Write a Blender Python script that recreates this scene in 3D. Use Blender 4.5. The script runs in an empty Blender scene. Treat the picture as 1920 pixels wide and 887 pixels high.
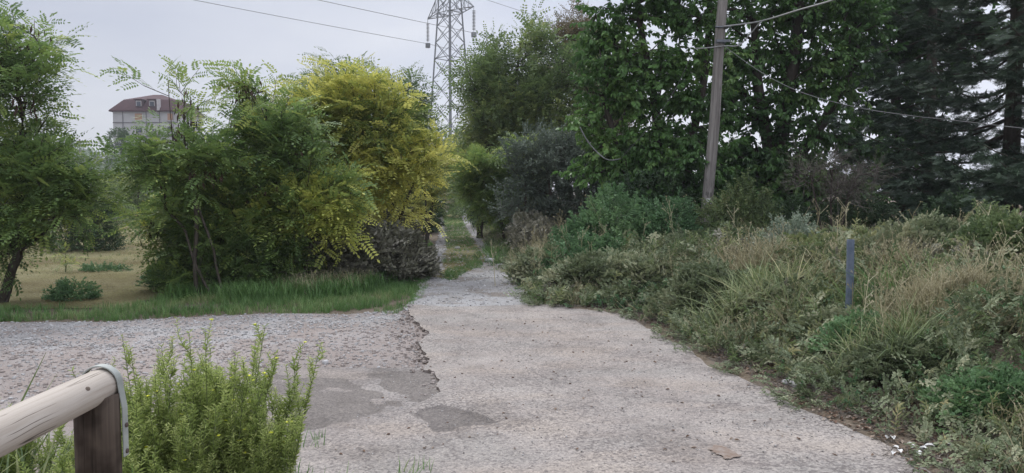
import bpy, math, random
import numpy as np
from mathutils import Vector
from mathutils.geometry import tessellate_polygon

S = bpy.context.scene
COL = S.collection
R = math.radians
rng = np.random.default_rng(7)

# ---------------------------------------------------------------- camera
F, PITCH, CZ = 1400.0, R(3.41), 1.55
cam_d = bpy.data.cameras.new('camera'); cam = bpy.data.objects.new('camera', cam_d); COL.objects.link(cam)
cam.location = (0, 0, CZ); cam.rotation_euler = (math.pi/2 - PITCH, 0, 0)
cam_d.sensor_width = 36; cam_d.lens = 36*F/1920; cam_d.clip_end = 8000; cam_d.clip_start = .05
S.camera = cam

# ---------------------------------------------------------------- world, sun
SUN_EL, SUN_AZ = R(52), R(-35)      # azimuth from +Y towards +X
w = bpy.data.worlds.new('World'); S.world = w; w.use_nodes = True
nt = w.node_tree; N = nt.nodes; L = nt.links; N.clear()
out = N.new('ShaderNodeOutputWorld'); bg = N.new('ShaderNodeBackground'); bg.inputs[1].default_value = .1
sky = N.new('ShaderNodeTexSky'); sky.sky_type = 'NISHITA'; sky.sun_disc = False
sky.sun_elevation = SUN_EL; sky.sun_rotation = SUN_AZ
tc = N.new('ShaderNodeTexCoord'); mp = N.new('ShaderNodeMapping'); mp.inputs['Scale'].default_value = (1.2, 1.2, 5)
mp.inputs['Rotation'].default_value = (.15, .1, .4)
nz = N.new('ShaderNodeTexNoise'); nz.inputs['Scale'].default_value = 1.6; nz.inputs['Detail'].default_value = 5; nz.inputs['Roughness'].default_value = .5
cr = N.new('ShaderNodeValToRGB')
cr.color_ramp.elements[0].position = .36; cr.color_ramp.elements[0].color = (.545, .575, .68, 1)
cr.color_ramp.elements[1].position = .68; cr.color_ramp.elements[1].color = (.74, .75, .80, 1)
sx = N.new('ShaderNodeSeparateXYZ'); ma = N.new('ShaderNodeMath'); ma.operation = 'MULTIPLY_ADD'
ma.inputs[1].default_value = 20.0; ma.inputs[2].default_value = 8.7
mx_ = N.new('ShaderNodeMath'); mx_.operation = 'MULTIPLY_ADD'; mx_.inputs[1].default_value = 3.5
vs = N.new('ShaderNodeVectorMath'); vs.operation = 'SCALE'
mixs = N.new('ShaderNodeMix'); mixs.data_type = 'RGBA'; mixs.inputs[0].default_value = .9
L.new(tc.outputs['Generated'], mp.inputs[0]); L.new(mp.outputs[0], nz.inputs['Vector']); L.new(nz.outputs[0], cr.inputs[0])
L.new(tc.outputs['Generated'], sx.inputs[0])
cl = N.new('ShaderNodeMath'); cl.operation = 'SUBTRACT'; cl.use_clamp = True; cl.inputs[1].default_value = .28
L.new(sx.outputs[2], cl.inputs[0]); L.new(cl.outputs[0], ma.inputs[0])
L.new(sx.outputs[0], mx_.inputs[0]); L.new(ma.outputs[0], mx_.inputs[2])
L.new(cr.outputs[0], vs.inputs[0]); L.new(mx_.outputs[0], vs.inputs['Scale'])
L.new(sky.outputs[0], mixs.inputs[6]); L.new(vs.outputs[0], mixs.inputs[7])
L.new(mixs.outputs[2], bg.inputs[0]); L.new(bg.outputs[0], out.inputs[0])
sd = bpy.data.lights.new('sun', 'SUN'); sd.energy = 1.5; sd.angle = R(18); sd.color = (1, .97, .93)
sun = bpy.data.objects.new('sun', sd); COL.objects.link(sun)
dvec = Vector((math.sin(SUN_AZ)*math.cos(SUN_EL), math.cos(SUN_AZ)*math.cos(SUN_EL), math.sin(SUN_EL)))
sun.rotation_euler = dvec.to_track_quat('Z', 'Y').to_euler()
S.view_settings.view_transform = 'Standard'; S.view_settings.look = 'None'; S.view_settings.gamma = 1; S.view_settings.exposure = .47
S.cycles.max_bounces = 6; S.cycles.diffuse_bounces = 3; S.cycles.transmission_bounces = 3; S.cycles.glossy_bounces = 2

# ---------------------------------------------------------------- helpers
cp, sp_ = math.cos(PITCH), math.sin(PITCH)
def ray(u, v):
    x, y = (u-960)/F, (443.5-v)/F
    return np.array([x, cp + y*sp_, -sp_ + y*cp])
def at(u, v, Y):
    r = ray(u, v); k = Y/r[1]; return np.array([0, 0, CZ]) + r*k
def gp(u, v, z=0.):
    r = ray(u, v); k = (z-CZ)/r[2]; return np.array([r[0]*k, r[1]*k])

def nrm(a): return a/np.maximum(np.linalg.norm(a, axis=-1, keepdims=True), 1e-9)
_ph = np.random.default_rng(3).uniform(0, 6.28, (12, 3)); _dr = np.random.default_rng(4).normal(size=(12, 3))
def fbm(p, scale=1., oct=4):
    """cheap smooth noise, about -1..1; p (n,2|3)"""
    p = np.atleast_2d(p)
    if p.shape[1] == 2: p = np.c_[p, np.zeros(len(p))]
    o = 0; a = 1; f = scale
    for i in range(oct):
        for k in range(3):
            j = (i*3+k) % 12
            d = _dr[j]/np.linalg.norm(_dr[j])
            o = o + a*np.sin((p@d)*f*(1+.37*k) + _ph[j, 0] + 1.3*np.sin((p@_dr[(j+5) % 12])*f*.6 + _ph[j, 1]))/3
        a *= .55; f *= 2.03
    return o

def link(name, me, mats, parent=None, base=None):
    o = bpy.data.objects.new(name, me); COL.objects.link(o)
    for m in mats: me.materials.append(m)
    if parent is not None: o.parent = parent
    elif base is not None: o.location = base
    return o
def tag(o, label=None, cat=None, group=None, kind=None):
    if label: o['label'] = label
    if cat: o['category'] = cat
    if group: o['group'] = group
    if kind: o['kind'] = kind
    return o
def thing(name, loc, label, cat, group=None):
    o = bpy.data.objects.new(name, None); COL.objects.link(o); o.location = tuple(float(c) for c in loc); o.empty_display_size = .1
    return tag(o, label, cat, group)

class Tm:                                   # a small quad mesh used as a repeated shape
    def __init__(s, v, q, r=None, m=None):
        s.v = np.asarray(v, float); s.q = np.asarray(q, int)
        s.r = np.zeros(len(s.v)) if r is None else np.asarray(r, float)
        s.m = np.zeros(len(s.q), int) if m is None else np.asarray(m, int)
def join(ts):
    vo = 0; V=[];Q=[];Rr=[];Mm=[]
    for t in ts:
        V.append(t.v); Q.append(t.q+vo); Rr.append(t.r); Mm.append(t.m); vo += len(t.v)
    return Tm(np.concatenate(V), np.concatenate(Q), np.concatenate(Rr), np.concatenate(Mm))
def frames(d, up=None, roll=None):
    """rotation matrices whose 2nd column is d"""
    d = nrm(d); n = len(d)
    up = np.tile([0, 0, 1.], (n, 1)) if up is None else up
    x = np.cross(d, up); bad = np.linalg.norm(x, axis=1) < 1e-3; x[bad] = [1, 0, 0]; x = nrm(x); z = np.cross(x, d)
    if roll is not None:
        c, s_ = np.cos(roll)[:, None], np.sin(roll)[:, None]; x, z = x*c + z*s_, z*c - x*s_
    return np.stack([x, d, z], 2)
class MB:
    def __init__(s): s.V=[]; s.Q=[]; s.R=[]; s.M=[]; s.n=0
    def add(s, t, M=None, P=None, sc=None, r=None, moff=0):
        if M is None:
            s.V.append(t.v); s.Q.append(t.q+s.n); s.R.append(t.r); s.M.append(t.m+moff); s.n += len(t.v); return
        n = len(P); k = len(t.v)
        if n == 0: return
        tv = t.v[None] * (np.ones((n,1,1)) if sc is None else np.asarray(sc).reshape(n, 1, -1))
        v = np.einsum('nij,nkj->nki', M, tv) + P[:, None]
        q = t.q[None] + (np.arange(n)*k)[:, None, None] + s.n
        rr = t.r[None] + (np.zeros((n,1)) if r is None else np.asarray(r)[:, None])
        s.V.append(v.reshape(-1, 3)); s.Q.append(q.reshape(-1, 4)); s.R.append(rr.reshape(-1)); s.M.append(np.tile(t.m, n)+moff); s.n += n*k
    def scatter(s, tms, P, D, scale, r=None, up=None, roll=None, g=None, moff=0):
        g = g or rng; n = len(P)
        if n == 0: return
        ch = g.integers(0, len(tms), n); M = frames(D, up, roll); scale = np.broadcast_to(scale, (n,)) if np.ndim(scale) < 2 else scale
        r = np.zeros(n) if r is None else r
        for i, t in enumerate(tms):
            k = ch == i; s.add(t, M[k], P[k], scale[k], r[k], moff)
    def tube(s, pts, rad, sides=5, r=0., m=0, cap=True):
        pts = np.asarray(pts, float); k = len(pts); rad = np.broadcast_to(rad, (k,))
        tg = nrm(np.gradient(pts, axis=0)); a = np.array([0, 0, 1.]) if abs(tg[0, 2]) < .9 else np.array([1., 0, 0])
        x = nrm(np.cross(tg, a)); y = np.cross(tg, x)
        th = np.arange(sides)*2*np.pi/sides
        v = pts[:, None] + rad[:, None, None]*(x[:, None]*np.cos(th)[None, :, None] + y[:, None]*np.sin(th)[None, :, None])
        i = np.arange(k-1)[:, None]*sides; j = np.arange(sides)[None]; j2 = (j+1) % sides
        q = np.stack([i+j, i+j2, i+sides+j2, i+sides+j], -1).reshape(-1, 4)
        V = v.reshape(-1, 3)
        if cap:
            V = np.concatenate([V, pts[[0, -1]]]); c0, c1 = k*sides, k*sides+1
            e = []
            for a_ in range(0, sides-1, 2):
                e.append([c0, (a_+2) % sides, a_+1, a_]); o_ = (k-1)*sides; e.append([c1, o_+a_, o_+a_+1, o_+(a_+2) % sides])
            q = np.concatenate([q, e])
        s.V.append(V); s.Q.append(q+s.n); s.R.append(np.full(len(V), r)); s.M.append(np.full(len(q), m)); s.n += len(V)
    def box(s, c, sz, rotz=0, r=0., m=0, M=None):
        x, y, z = np.array(sz)/2
        v = np.array([[-x,-y,-z],[x,-y,-z],[x,y,-z],[-x,y,-z],[-x,-y,z],[x,-y,z],[x,y,z],[-x,y,z]])
        if M is None:
            c_, s_ = math.cos(rotz), math.sin(rotz); M = np.array([[c_,-s_,0],[s_,c_,0],[0,0,1]])
        v = v@np.asarray(M).T + c
        q = [[0,3,2,1],[4,5,6,7],[0,1,5,4],[1,2,6,5],[2,3,7,6],[3,0,4,7]]
        s.add(Tm(v, q, np.full(8, r), np.full(6, m)))
    def bar(s, a, b, wd, m=0):
        s.tube([a, b], wd, 4, m=m)
    def quad(s, pts, m=0, r=0.):
        s.add(Tm(pts, [[0,1,2,3]], np.full(4, r), [m]))
    def build(s, name, mats, parent=None, base=(0,0,0), smooth=False):
        V = np.concatenate(s.V) if s.V else np.zeros((0,3)); Q = np.concatenate(s.Q); Rr = np.concatenate(s.R); Mm = np.concatenate(s.M)
        if parent is not None: base = parent['_base'] if '_base' in parent else tuple(parent.location)
        V = V - np.asarray(base, float)
        me = bpy.data.meshes.new(name); nv, nf = len(V), len(Q)
        me.vertices.add(nv); me.vertices.foreach_set('co', V.astype('f').ravel())
        me.loops.add(nf*4); me.loops.foreach_set('vertex_index', Q.astype('i').ravel())
        me.polygons.add(nf); me.polygons.foreach_set('loop_start', np.arange(nf, dtype='i')*4)
        me.polygons.foreach_set('material_index', Mm.astype('i'))
        me.polygons.foreach_set('use_smooth', np.full(nf, smooth))
        at_ = me.attributes.new('v', 'FLOAT', 'POINT'); at_.data.foreach_set('value', Rr.astype('f'))
        me.update(calc_edges=True); 
        return link(name, me, mats, parent, None if parent is not None else base)

# ---------------------------------------------------------------- materials
def newmat(name):
    m = bpy.data.materials.new(name); m.use_nodes = True; t = m.node_tree; t.nodes.clear()
    o = t.nodes.new('ShaderNodeOutputMaterial'); b = t.nodes.new('ShaderNodeBsdfPrincipled'); t.links.new(b.outputs[0], o.inputs[0])
    return m, t, b, o
def ramp(t, cols, inp, pos=None):
    r = t.nodes.new('ShaderNodeValToRGB'); e = r.color_ramp.elements
    n = len(cols); pos = pos or [i/(n-1) for i in range(n)]
    while len(e) < n: e.new(.5)
    for i, c in enumerate(cols): e[i].position = pos[i]; e[i].color = (*c, 1)
    t.links.new(inp, r.inputs[0]); return r
def leafmat(name, cols, trans=.3, rough=.5, spec=.35, gain=1.5):
    m, t, b, o = newmat(name)
    a = t.nodes.new('ShaderNodeAttribute'); a.attribute_name = 'v'
    k_ = gain if trans or spec != .35 else 1.0
    r = ramp(t, [tuple(min(.8, q*k_) for q in c_) for c_ in cols], a.outputs['Fac'])
    b.inputs['Roughness'].default_value = rough; b.inputs['Specular IOR Level'].default_value = spec
    t.links.new(r.outputs[0], b.inputs['Base Color'])
    if trans:
        tr = t.nodes.new('ShaderNodeBsdfTranslucent'); mx = t.nodes.new('ShaderNodeMixShader'); mx.inputs[0].default_value = trans
        t.links.new(r.outputs[0], tr.inputs[0]); t.links.new(b.outputs[0], mx.inputs[1]); t.links.new(tr.outputs[0], mx.inputs[2]); t.links.new(mx.outputs[0], o.inputs[0])
    return m
def noisemat(name, cols, scale=5, detail=6, rough=.8, bump=0., bscale=None, stretch=(1,1,1), pos=None, spec=.3, metal=0, dist=.02):
    m, t, b, o = newmat(name)
    c = t.nodes.new('ShaderNodeTexCoord'); mp = t.nodes.new('ShaderNodeMapping'); mp.inputs['Scale'].default_value = stretch
    n = t.nodes.new('ShaderNodeTexNoise'); n.inputs['Scale'].default_value = scale; n.inputs['Detail'].default_value = detail; n.inputs['Roughness'].default_value = .65
    t.links.new(c.outputs['Object'], mp.inputs[0]); t.links.new(mp.outputs[0], n.inputs['Vector'])
    r = ramp(t, cols, n.outputs[0], pos or [.3 + .4*i/(len(cols)-1) for i in range(len(cols))])
    t.links.new(r.outputs[0], b.inputs['Base Color'])
    b.inputs['Roughness'].default_value = rough; b.inputs['Specular IOR Level'].default_value = spec; b.inputs['Metallic'].default_value = metal
    if bump:
        n2 = t.nodes.new('ShaderNodeTexNoise'); n2.inputs['Scale'].default_value = bscale or scale*3; n2.inputs['Detail'].default_value = 6
        t.links.new(mp.outputs[0], n2.inputs['Vector'])
        bp = t.nodes.new('ShaderNodeBump'); bp.inputs['Strength'].default_value = bump; bp.inputs['Distance'].default_value = dist
        t.links.new(n2.outputs[0], bp.inputs['Height']); t.links.new(bp.outputs[0], b.inputs['Normal'])
    return m
def stonyground(name, stones, soil, size=30, stones2=None, patch=.5, soilpos=(.42, .58), bump=.9, fine=0, big=None, bigpos=(.4, .6), dist=.015):
    """pebbly surface: cells of stone colours, soil showing between by a noise mask"""
    m, t, b, o = newmat(name); nd = t.nodes; lk = t.links
    c = nd.new('ShaderNodeTexCoord')
    wn = nd.new('ShaderNodeTexNoise'); wn.inputs['Scale'].default_value = size*.6; wn.inputs['Detail'].default_value = 2
    wm = nd.new('ShaderNodeMix'); wm.data_type = 'RGBA'; wm.blend_type = 'LINEAR_LIGHT'; wm.inputs[0].default_value = .02
    lk.new(c.outputs['Object'], wn.inputs['Vector']); lk.new(c.outputs['Object'], wm.inputs[6]); lk.new(wn.outputs['Color'], wm.inputs[7])
    v1 = nd.new('ShaderNodeTexVoronoi'); v1.inputs['Scale'].default_value = size; v1.inputs['Randomness'].default_value = 1
    v2 = nd.new('ShaderNodeTexVoronoi'); v2.inputs['Scale'].default_value = size*2.7
    lk.new(wm.outputs[2], v1.inputs['Vector']); lk.new(wm.outputs[2], v2.inputs['Vector'])
    r1 = ramp(t, stones, v1.outputs['Color']); r2 = ramp(t, stones, v2.outputs['Color'])
    mixv = nd.new('ShaderNodeMix'); mixv.data_type = 'RGBA'; mixv.inputs[0].default_value = .5
    lk.new(r1.outputs[0], mixv.inputs[6]); lk.new(r2.outputs[0], mixv.inputs[7])
    zf_ = None
    if stones2:
        at_ = nd.new('ShaderNodeAttribute'); at_.attribute_name = 'v'; r3 = ramp(t, stones2, v1.outputs['Color']); r4 = ramp(t, stones2, v2.outputs['Color'])
        m34 = nd.new('ShaderNodeMix'); m34.data_type = 'RGBA'; m34.inputs[0].default_value = .5; lk.new(r3.outputs[0], m34.inputs[6]); lk.new(r4.outputs[0], m34.inputs[7])
        ne = nd.new('ShaderNodeTexNoise'); ne.inputs['Scale'].default_value = 5; ne.inputs['Detail'].default_value = 7; lk.new(c.outputs['Object'], ne.inputs['Vector'])
        za = nd.new('ShaderNodeMath'); za.operation = 'MULTIPLY_ADD'; za.inputs[1].default_value = 1.0; lk.new(ne.outputs[0], za.inputs[0]); lk.new(at_.outputs['Fac'], za.inputs[2])
        zf_ = ramp(t, [(0,0,0),(1,1,1)], za.outputs[0], [.75, 1.25]); mz = nd.new('ShaderNodeMix'); mz.data_type = 'RGBA'
        lk.new(zf_.outputs[0], mz.inputs[0]); lk.new(mixv.outputs[2], mz.inputs[6]); lk.new(m34.outputs[2], mz.inputs[7]); mixv = mz
    n = nd.new('ShaderNodeTexNoise'); n.inputs['Scale'].default_value = patch; n.inputs['Detail'].default_value = 9; n.inputs['Roughness'].default_value = .7
    lk.new(c.outputs['Object'], n.inputs['Vector'])
    mk = ramp(t, [(0,0,0),(1,1,1)], n.outputs[0], list(soilpos))
    n3 = nd.new('ShaderNodeTexNoise'); n3.inputs['Scale'].default_value = 40; n3.inputs['Detail'].default_value = 4
    lk.new(c.outputs['Object'], n3.inputs['Vector'])
    sr = ramp(t, soil, n3.outputs[0], [.3 + .4*i/(len(soil)-1) for i in range(len(soil))])
    mx = nd.new('ShaderNodeMix'); mx.data_type = 'RGBA'
    lk.new(mk.outputs[0], mx.inputs[0]); lk.new(mixv.outputs[2], mx.inputs[6]); lk.new(sr.outputs[0], mx.inputs[7])
    last = mx
    if big:
        n4 = nd.new('ShaderNodeTexNoise'); n4.inputs['Scale'].default_value = .35; n4.inputs['Detail'].default_value = 5; n4.inputs['Roughness'].default_value = .6
        lk.new(c.outputs['Object'], n4.inputs['Vector'])
        br = ramp(t, big, n4.outputs[0], [bigpos[0] + (bigpos[1]-bigpos[0])*i/(len(big)-1) for i in range(len(big))])
        mm = nd.new('ShaderNodeMix'); mm.data_type = 'RGBA'; mm.blend_type = 'MULTIPLY'; mm.inputs[0].default_value = 1
        lk.new(mx.outputs[2], mm.inputs[6]); lk.new(br.outputs[0], mm.inputs[7]); last = mm
    lk.new(last.outputs[2], b.inputs['Base Color']); b.inputs['Roughness'].default_value = .9; b.inputs['Specular IOR Level'].default_value = .2
    hs = nd.new('ShaderNodeMath'); hs.operation = 'ADD'; h2 = nd.new('ShaderNodeMath'); h2.operation = 'MULTIPLY'; h2.inputs[1].default_value = 1.6
    lk.new(v1.outputs['Distance'], hs.inputs[0]); lk.new(n3.outputs[0], h2.inputs[0]); lk.new(h2.outputs[0], hs.inputs[1])
    bp = nd.new('ShaderNodeBump'); bp.invert = True; bp.inputs['Strength'].default_value = bump; bp.inputs['Distance'].default_value = dist
    lk.new(hs.outputs[0], bp.inputs['Height']); lk.new(bp.outputs[0], b.inputs['Normal'])
    return m

G1, G2, G3 = (.03,.07,.02), (.065,.12,.03), (.11,.17,.04)
M = dict(
 robinia = leafmat('robinia_leaf', [(.055,.09,.03),(.085,.135,.045),(.13,.185,.055),(.20,.24,.065),(.32,.33,.08)], trans=.4, gain=1.75),
 robinia_far = leafmat('robinia_far_leaf', [(.055,.085,.035),(.085,.125,.048),(.12,.165,.06),(.19,.22,.075)], trans=.4, gain=1.6),
 yellow = leafmat('yellow_leaf', [(.12,.17,.05),(.27,.30,.08),(.42,.41,.11),(.54,.51,.14),(.64,.60,.20)], trans=.45, gain=1.35),
 broad = leafmat('broad_leaf', [(.025,.055,.018),(.04,.085,.024),(.06,.12,.032),(.10,.16,.045)], trans=.3, rough=.42, gain=1.85),
 brownish = leafmat('brownish_leaf', [(.06,.07,.035),(.10,.09,.05),(.14,.11,.06)]),
 greyshrub = leafmat('grey_shrub_leaf', [(.07,.09,.07),(.10,.13,.10),(.15,.18,.14)], trans=.15),
 olive = leafmat('olive_leaf', [(.12,.16,.11),(.20,.24,.18),(.28,.32,.26)], trans=.15),
 fir = leafmat('fir_needle', [(.018,.032,.02),(.032,.052,.034),(.075,.115,.07)], trans=.06, rough=.55),
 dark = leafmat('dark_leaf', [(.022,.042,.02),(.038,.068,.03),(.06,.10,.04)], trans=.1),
 nettle = leafmat('nettle_leaf', [(.045,.09,.04),(.075,.135,.06),(.13,.20,.09)], trans=.25, gain=1.75),
 bramble = leafmat('bramble_leaf', [(.06,.078,.04),(.10,.125,.066),(.16,.18,.105),(.29,.29,.19)], trans=.2, gain=1.6),
 drybramble = leafmat('dry_bramble_leaf', [(.06,.062,.04),(.115,.115,.08),(.19,.185,.145),(.34,.325,.28)], trans=.1, gain=1.35),
 drygrass = leafmat('dry_grass', [(.17,.15,.08),(.29,.26,.15),(.42,.38,.24),(.50,.46,.32)], trans=.2, gain=1.0),
 grass = leafmat('grass_blade', [(.045,.09,.028),(.07,.14,.04),(.11,.19,.06),(.24,.24,.12)], trans=.3),
 weedy = leafmat('weedy_leaf', [(.065,.095,.04),(.11,.145,.06),(.19,.20,.095),(.33,.30,.17)], trans=.25, gain=1.65),
 inula = leafmat('inula_leaf', [(.09,.13,.035),(.16,.21,.06),(.26,.31,.10),(.46,.48,.22)], trans=.45, gain=1.5),
 flower = leafmat('yellow_flower', [(.75,.55,.02),(.85,.68,.04)], trans=.2),
 pods = leafmat('dark_pod', [(.03,.018,.014),(.06,.035,.025),(.10,.06,.04)], trans=0),
 stem = leafmat('green_stem', [(.10,.13,.05),(.16,.18,.07)], trans=0),
 twig = leafmat('twig', [(.06,.05,.04),(.11,.095,.08),(.17,.155,.135)], trans=0, rough=.8),
 litter = leafmat('dead_leaf', [(.09,.05,.03),(.15,.09,.06),(.22,.16,.11),(.36,.31,.26)], trans=0, rough=.8),
)
M['bark'] = noisemat('bark', [(.035,.028,.022),(.09,.075,.06)], scale=9, bump=.6, stretch=(3,3,.6))
M['bark_pale'] = noisemat('bark_pale', [(.06,.05,.04),(.14,.12,.10)], scale=9, bump=.6, stretch=(3,3,.6))

# ---------------------------------------------------------------- leaf and twig shapes
def leaf(wd=.25, fold=.12, droop=.15):
    return Tm([[0,0,0],[wd*.8,.24,fold],[wd*.85,.62,fold-droop*.3],[0,1,-droop],[-wd*.85,.62,fold-droop*.3],[-wd*.8,.24,fold]], [[0,1,2,3],[0,3,4,5]])
def flatleaf(wd=.2):
    return Tm([[0,0,0],[wd,.5,.03],[0,1,0],[-wd,.5,.03]], [[0,1,2,3]])
def placed(t, P, D, sc, up=None, r=0., m=None, roll=0.):
    D = np.array([D], float); Mx = frames(D, None if up is None else np.array([up], float), np.array([roll]))[0]
    v = (t.v*sc)@Mx.T + np.asarray(P)
    return Tm(v, t.q, t.r+r, t.m if m is None else np.full(len(t.q), m))
def strip(pts, wd, side=(1,0,0), r=0., m=0):
    pts = np.asarray(pts, float); k = len(pts); wd = np.broadcast_to(wd, (k,)); s = np.asarray(side, float)
    v = np.empty((k*2, 3)); v[0::2] = pts - s*wd[:, None]; v[1::2] = pts + s*wd[:, None]
    q = [[2*i, 2*i+1, 2*i+3, 2*i+2] for i in range(k-1)]
    return Tm(v, q, np.full(2*k, r), np.full(k-1, m))
def pinnate(g, pairs=6, lw=.2):
    ts = []; droop = g.uniform(.15, .5); side = g.uniform(-.15, .15)
    for i in range(pairs):
        t = .18 + .78*i/pairs
        for s in (-1, 1):
            d = [s*1.0, .35+g.uniform(-.15,.15), -.15+g.uniform(-.2,.25)]
            ts.append(placed(flatleaf(lw), [side*t*t, t, -droop*t*t], d, .26*(1-.25*abs(t-.5)), r=g.uniform(-.04,.04)))
    ts.append(placed(flatleaf(lw), [side, 1, -droop], [side, 1, -droop], .24))
    return join(ts)
def spray_pinnate(g, n=8, leafl=.45, pairs=6, lw=.2):
    ts = [strip([[0,0,0],[0,.5,.02],[0,1,0]], [.012,.01,.006], r=.3, m=1)]
    for i in range(n):
        t = .12 + .88*i/(n-1); a = i*2.4 + g.uniform(-.5,.5)
        d = np.array([math.cos(a), .55+.5*t, .6*math.sin(a)+.1]) + g.normal(size=3)*.15
        ts.append(placed(pinnate(g, pairs, lw), [0, t, 0], d, leafl*g.uniform(.65,1.15), r=g.uniform(-.12,.38), m=0))
    return join(ts)
def spray_leaf(g, n=9, leafl=.3, wd=.25, hang=.5, spread=1., m2=1, leaft=None, sw=.01):
    ts = [strip([[0,0,0],[0,.5,.03],[0,1,0]], [sw,sw*.8,sw*.5], r=.3, m=m2)]
    for i in range(n):
        t = .1 + .9*i/(n-1); a = i*2.4 + g.uniform(-.6,.6)
        d = np.array([spread*math.cos(a), .6+.3*t, spread*.7*math.sin(a)-hang]) + g.normal(size=3)*.2
        ts.append(placed(leaft or leaf(wd, g.uniform(.03,.2), g.uniform(0,.3)), [0, t, 0], d, leafl*g.uniform(.7,1.2), r=g.uniform(0,.3), m=0, roll=g.uniform(-.6,.6)))
    return join(ts)
def spray_bramble(g, n=9):
    pts = np.array([[0,t,.3*math.sin(t*2.6)-.12*t] for t in np.linspace(0,1,5)])
    ts = [strip(pts, [.009,.008,.007,.006,.003], r=.5, m=1)]
    for i in range(n):
        t = .08+.92*i/(n-1); p = [0, t, .3*math.sin(t*2.6)-.12*t]; a = (i%2*2-1)*g.uniform(.5,1.3)
        base = np.array([math.sin(a), math.cos(a)*.6, g.uniform(-.1,.5)]); rr = g.uniform(0,.35)
        c = np.array(p)+nrm(base)*.07
        for k, sgn in ((0,0),(1,1),(2,-1)):
            d = base + sgn*np.array([base[1],-base[0],0])*1.1 + [0,0,g.uniform(-.3,.1)]
            ts.append(placed(leaf(.33,g.uniform(.02,.18),.15), c, d,   .19*g.uniform(.75,1.2), r=rr+g.uniform(-.03,.03), m=0))
    return join(ts)
def spray_fir(g, n=13):
    ts = [strip([[0,0,0],[0,1,-.05]], [.02,.01], r=.1, m=0)]
    for i in range(n):
        t = .1+.85*i/n
        for s in (-1,1,0):
            l = (.36*(1.05-t)+.14)*g.uniform(.8,1.1); d = np.array([s*.8+g.uniform(-.15,.15),.7,g.uniform(-.25,.2)+(s==0)*g.choice([-.5,.8])])
            ts.append(placed(flatleaf(.075), [0,t,-.05*t], d, l, r=g.uniform(0,.4)*(1 if g.random()<.5 else .4), m=0))
    ts.append(placed(flatleaf(.2), [0,.95,-.05], [0,1,0], .2, r=.5))
    return join(ts)
def twiggy(g, n=7, spread=.7):
    ts = [strip([[0,0,0],[g.uniform(-.05,.05),.5,0],[0,1,0]], [.01,.007,.003], r=g.uniform(0,.6))]
    for i in range(n):
        t = g.uniform(.15,.9); a = g.uniform(0,6.28); d = np.array([spread*math.cos(a),.8,spread*math.sin(a)]); l = g.uniform(.2,.45)
        d = nrm(d); e = np.array([0,t,0]); side = nrm(np.cross(d,[0,1,0]))
        ts.append(strip([e, e+d*l*.5, e+d*l+[0,0,.03]], [.006,.004,.002], side, r=g.uniform(0,.8)))
        ts.append(strip([e+d*l*.5, e+d*l*.5+nrm(d+g.normal(size=3)*.6)*l*.5], [.004,.002], side, r=g.uniform(0,.8)))
    return join(ts)
def blade(g, bend=.4, wd=.03):
    a = g.uniform(0, 6.28); c, s_ = math.cos(a), math.sin(a); b = bend*g.uniform(.3,1.3)
    pts = [[c*b*t*t, s_*b*t*t, t*(1-.25*b*t)] for t in (0,.4,.75,1)]
    return strip(pts, [wd,wd*.9,wd*.55,wd*.1], (-s_, c, 0), r=0)
def tuft(g, n=14, bend=.5, wd=.02, spread=.15, heads=0.):
    ts = []
    for i in range(n):
        b = blade(g, bend, wd); k = g.uniform(.5,1); b.v = b.v*k; b.v[:, :2] += g.normal(size=2)*spread; b.r = b.r+g.uniform(0,.5)
        ts.append(b)
        if g.random() < heads:
            tip = (b.v[-1]+b.v[-2])/2
            for _ in range(4):
                ts.append(placed(flatleaf(.16), tip-[0,0,g.uniform(0,.15)], g.normal(size=3)*[.4,.4,.2]+[0,0,.8], .055, r=.5))
    return join(ts)                         # grows along +Z
def umbel(g):                               # dry stalk with a fuzzy seed head, grows along +Y
    ts = [strip([[0,0,0],[.02,.5,0],[0,1,0]], [.008,.006,.004], r=.4)]
    for k in range(5):
        a = g.uniform(0,6.28); d = np.array([.6*math.cos(a),.8,.6*math.sin(a)]); e = np.array([0,g.uniform(.55,1),0]); l = g.uniform(.1,.25)
        p = e+nrm(d)*l; ts.append(strip([e,p],[.004,.003], r=.4))
        for _ in range(6): ts.append(placed(flatleaf(.3), p, g.normal(size=3)+[0,.8,0], g.uniform(.014,.028), r=g.uniform(.1,.9)))
    return join(ts)
def many(f, n, seed, *a, **k):
    return [f(np.random.default_rng(seed+i), *a, **k) for i in range(n)]
T = dict(
 rob = many(spray_pinnate, 8, 10, 6, .58, 6, .24), robfar = many(spray_pinnate, 4, 20, 7, .5, 4, .3),
 broad = many(spray_leaf, 8, 30, 14, .26, .33, .8), small = many(spray_leaf, 6, 40, 14, .2, .28, .05),
 tiny = many(spray_leaf, 5, 50, 22, .12, .3, .0), nettle = many(spray_leaf, 5, 60, 14, .26, .26, .15),
 far = many(spray_leaf, 4, 70, 8, .4, .3, .1), thin = many(spray_leaf, 5, 80, 16, .3, .1, .0),
 bramble = many(spray_bramble, 6, 90), fir = many(spray_fir, 5, 100), twig = many(twiggy, 6, 110), umbel = many(umbel, 5, 120),
 tuft = many(tuft, 6, 130), drytuft = many(tuft, 6, 140, 12, .7, .012, .12, .6), longtuft = many(tuft, 5, 150, 22, .9, .012, .1),
)

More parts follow.
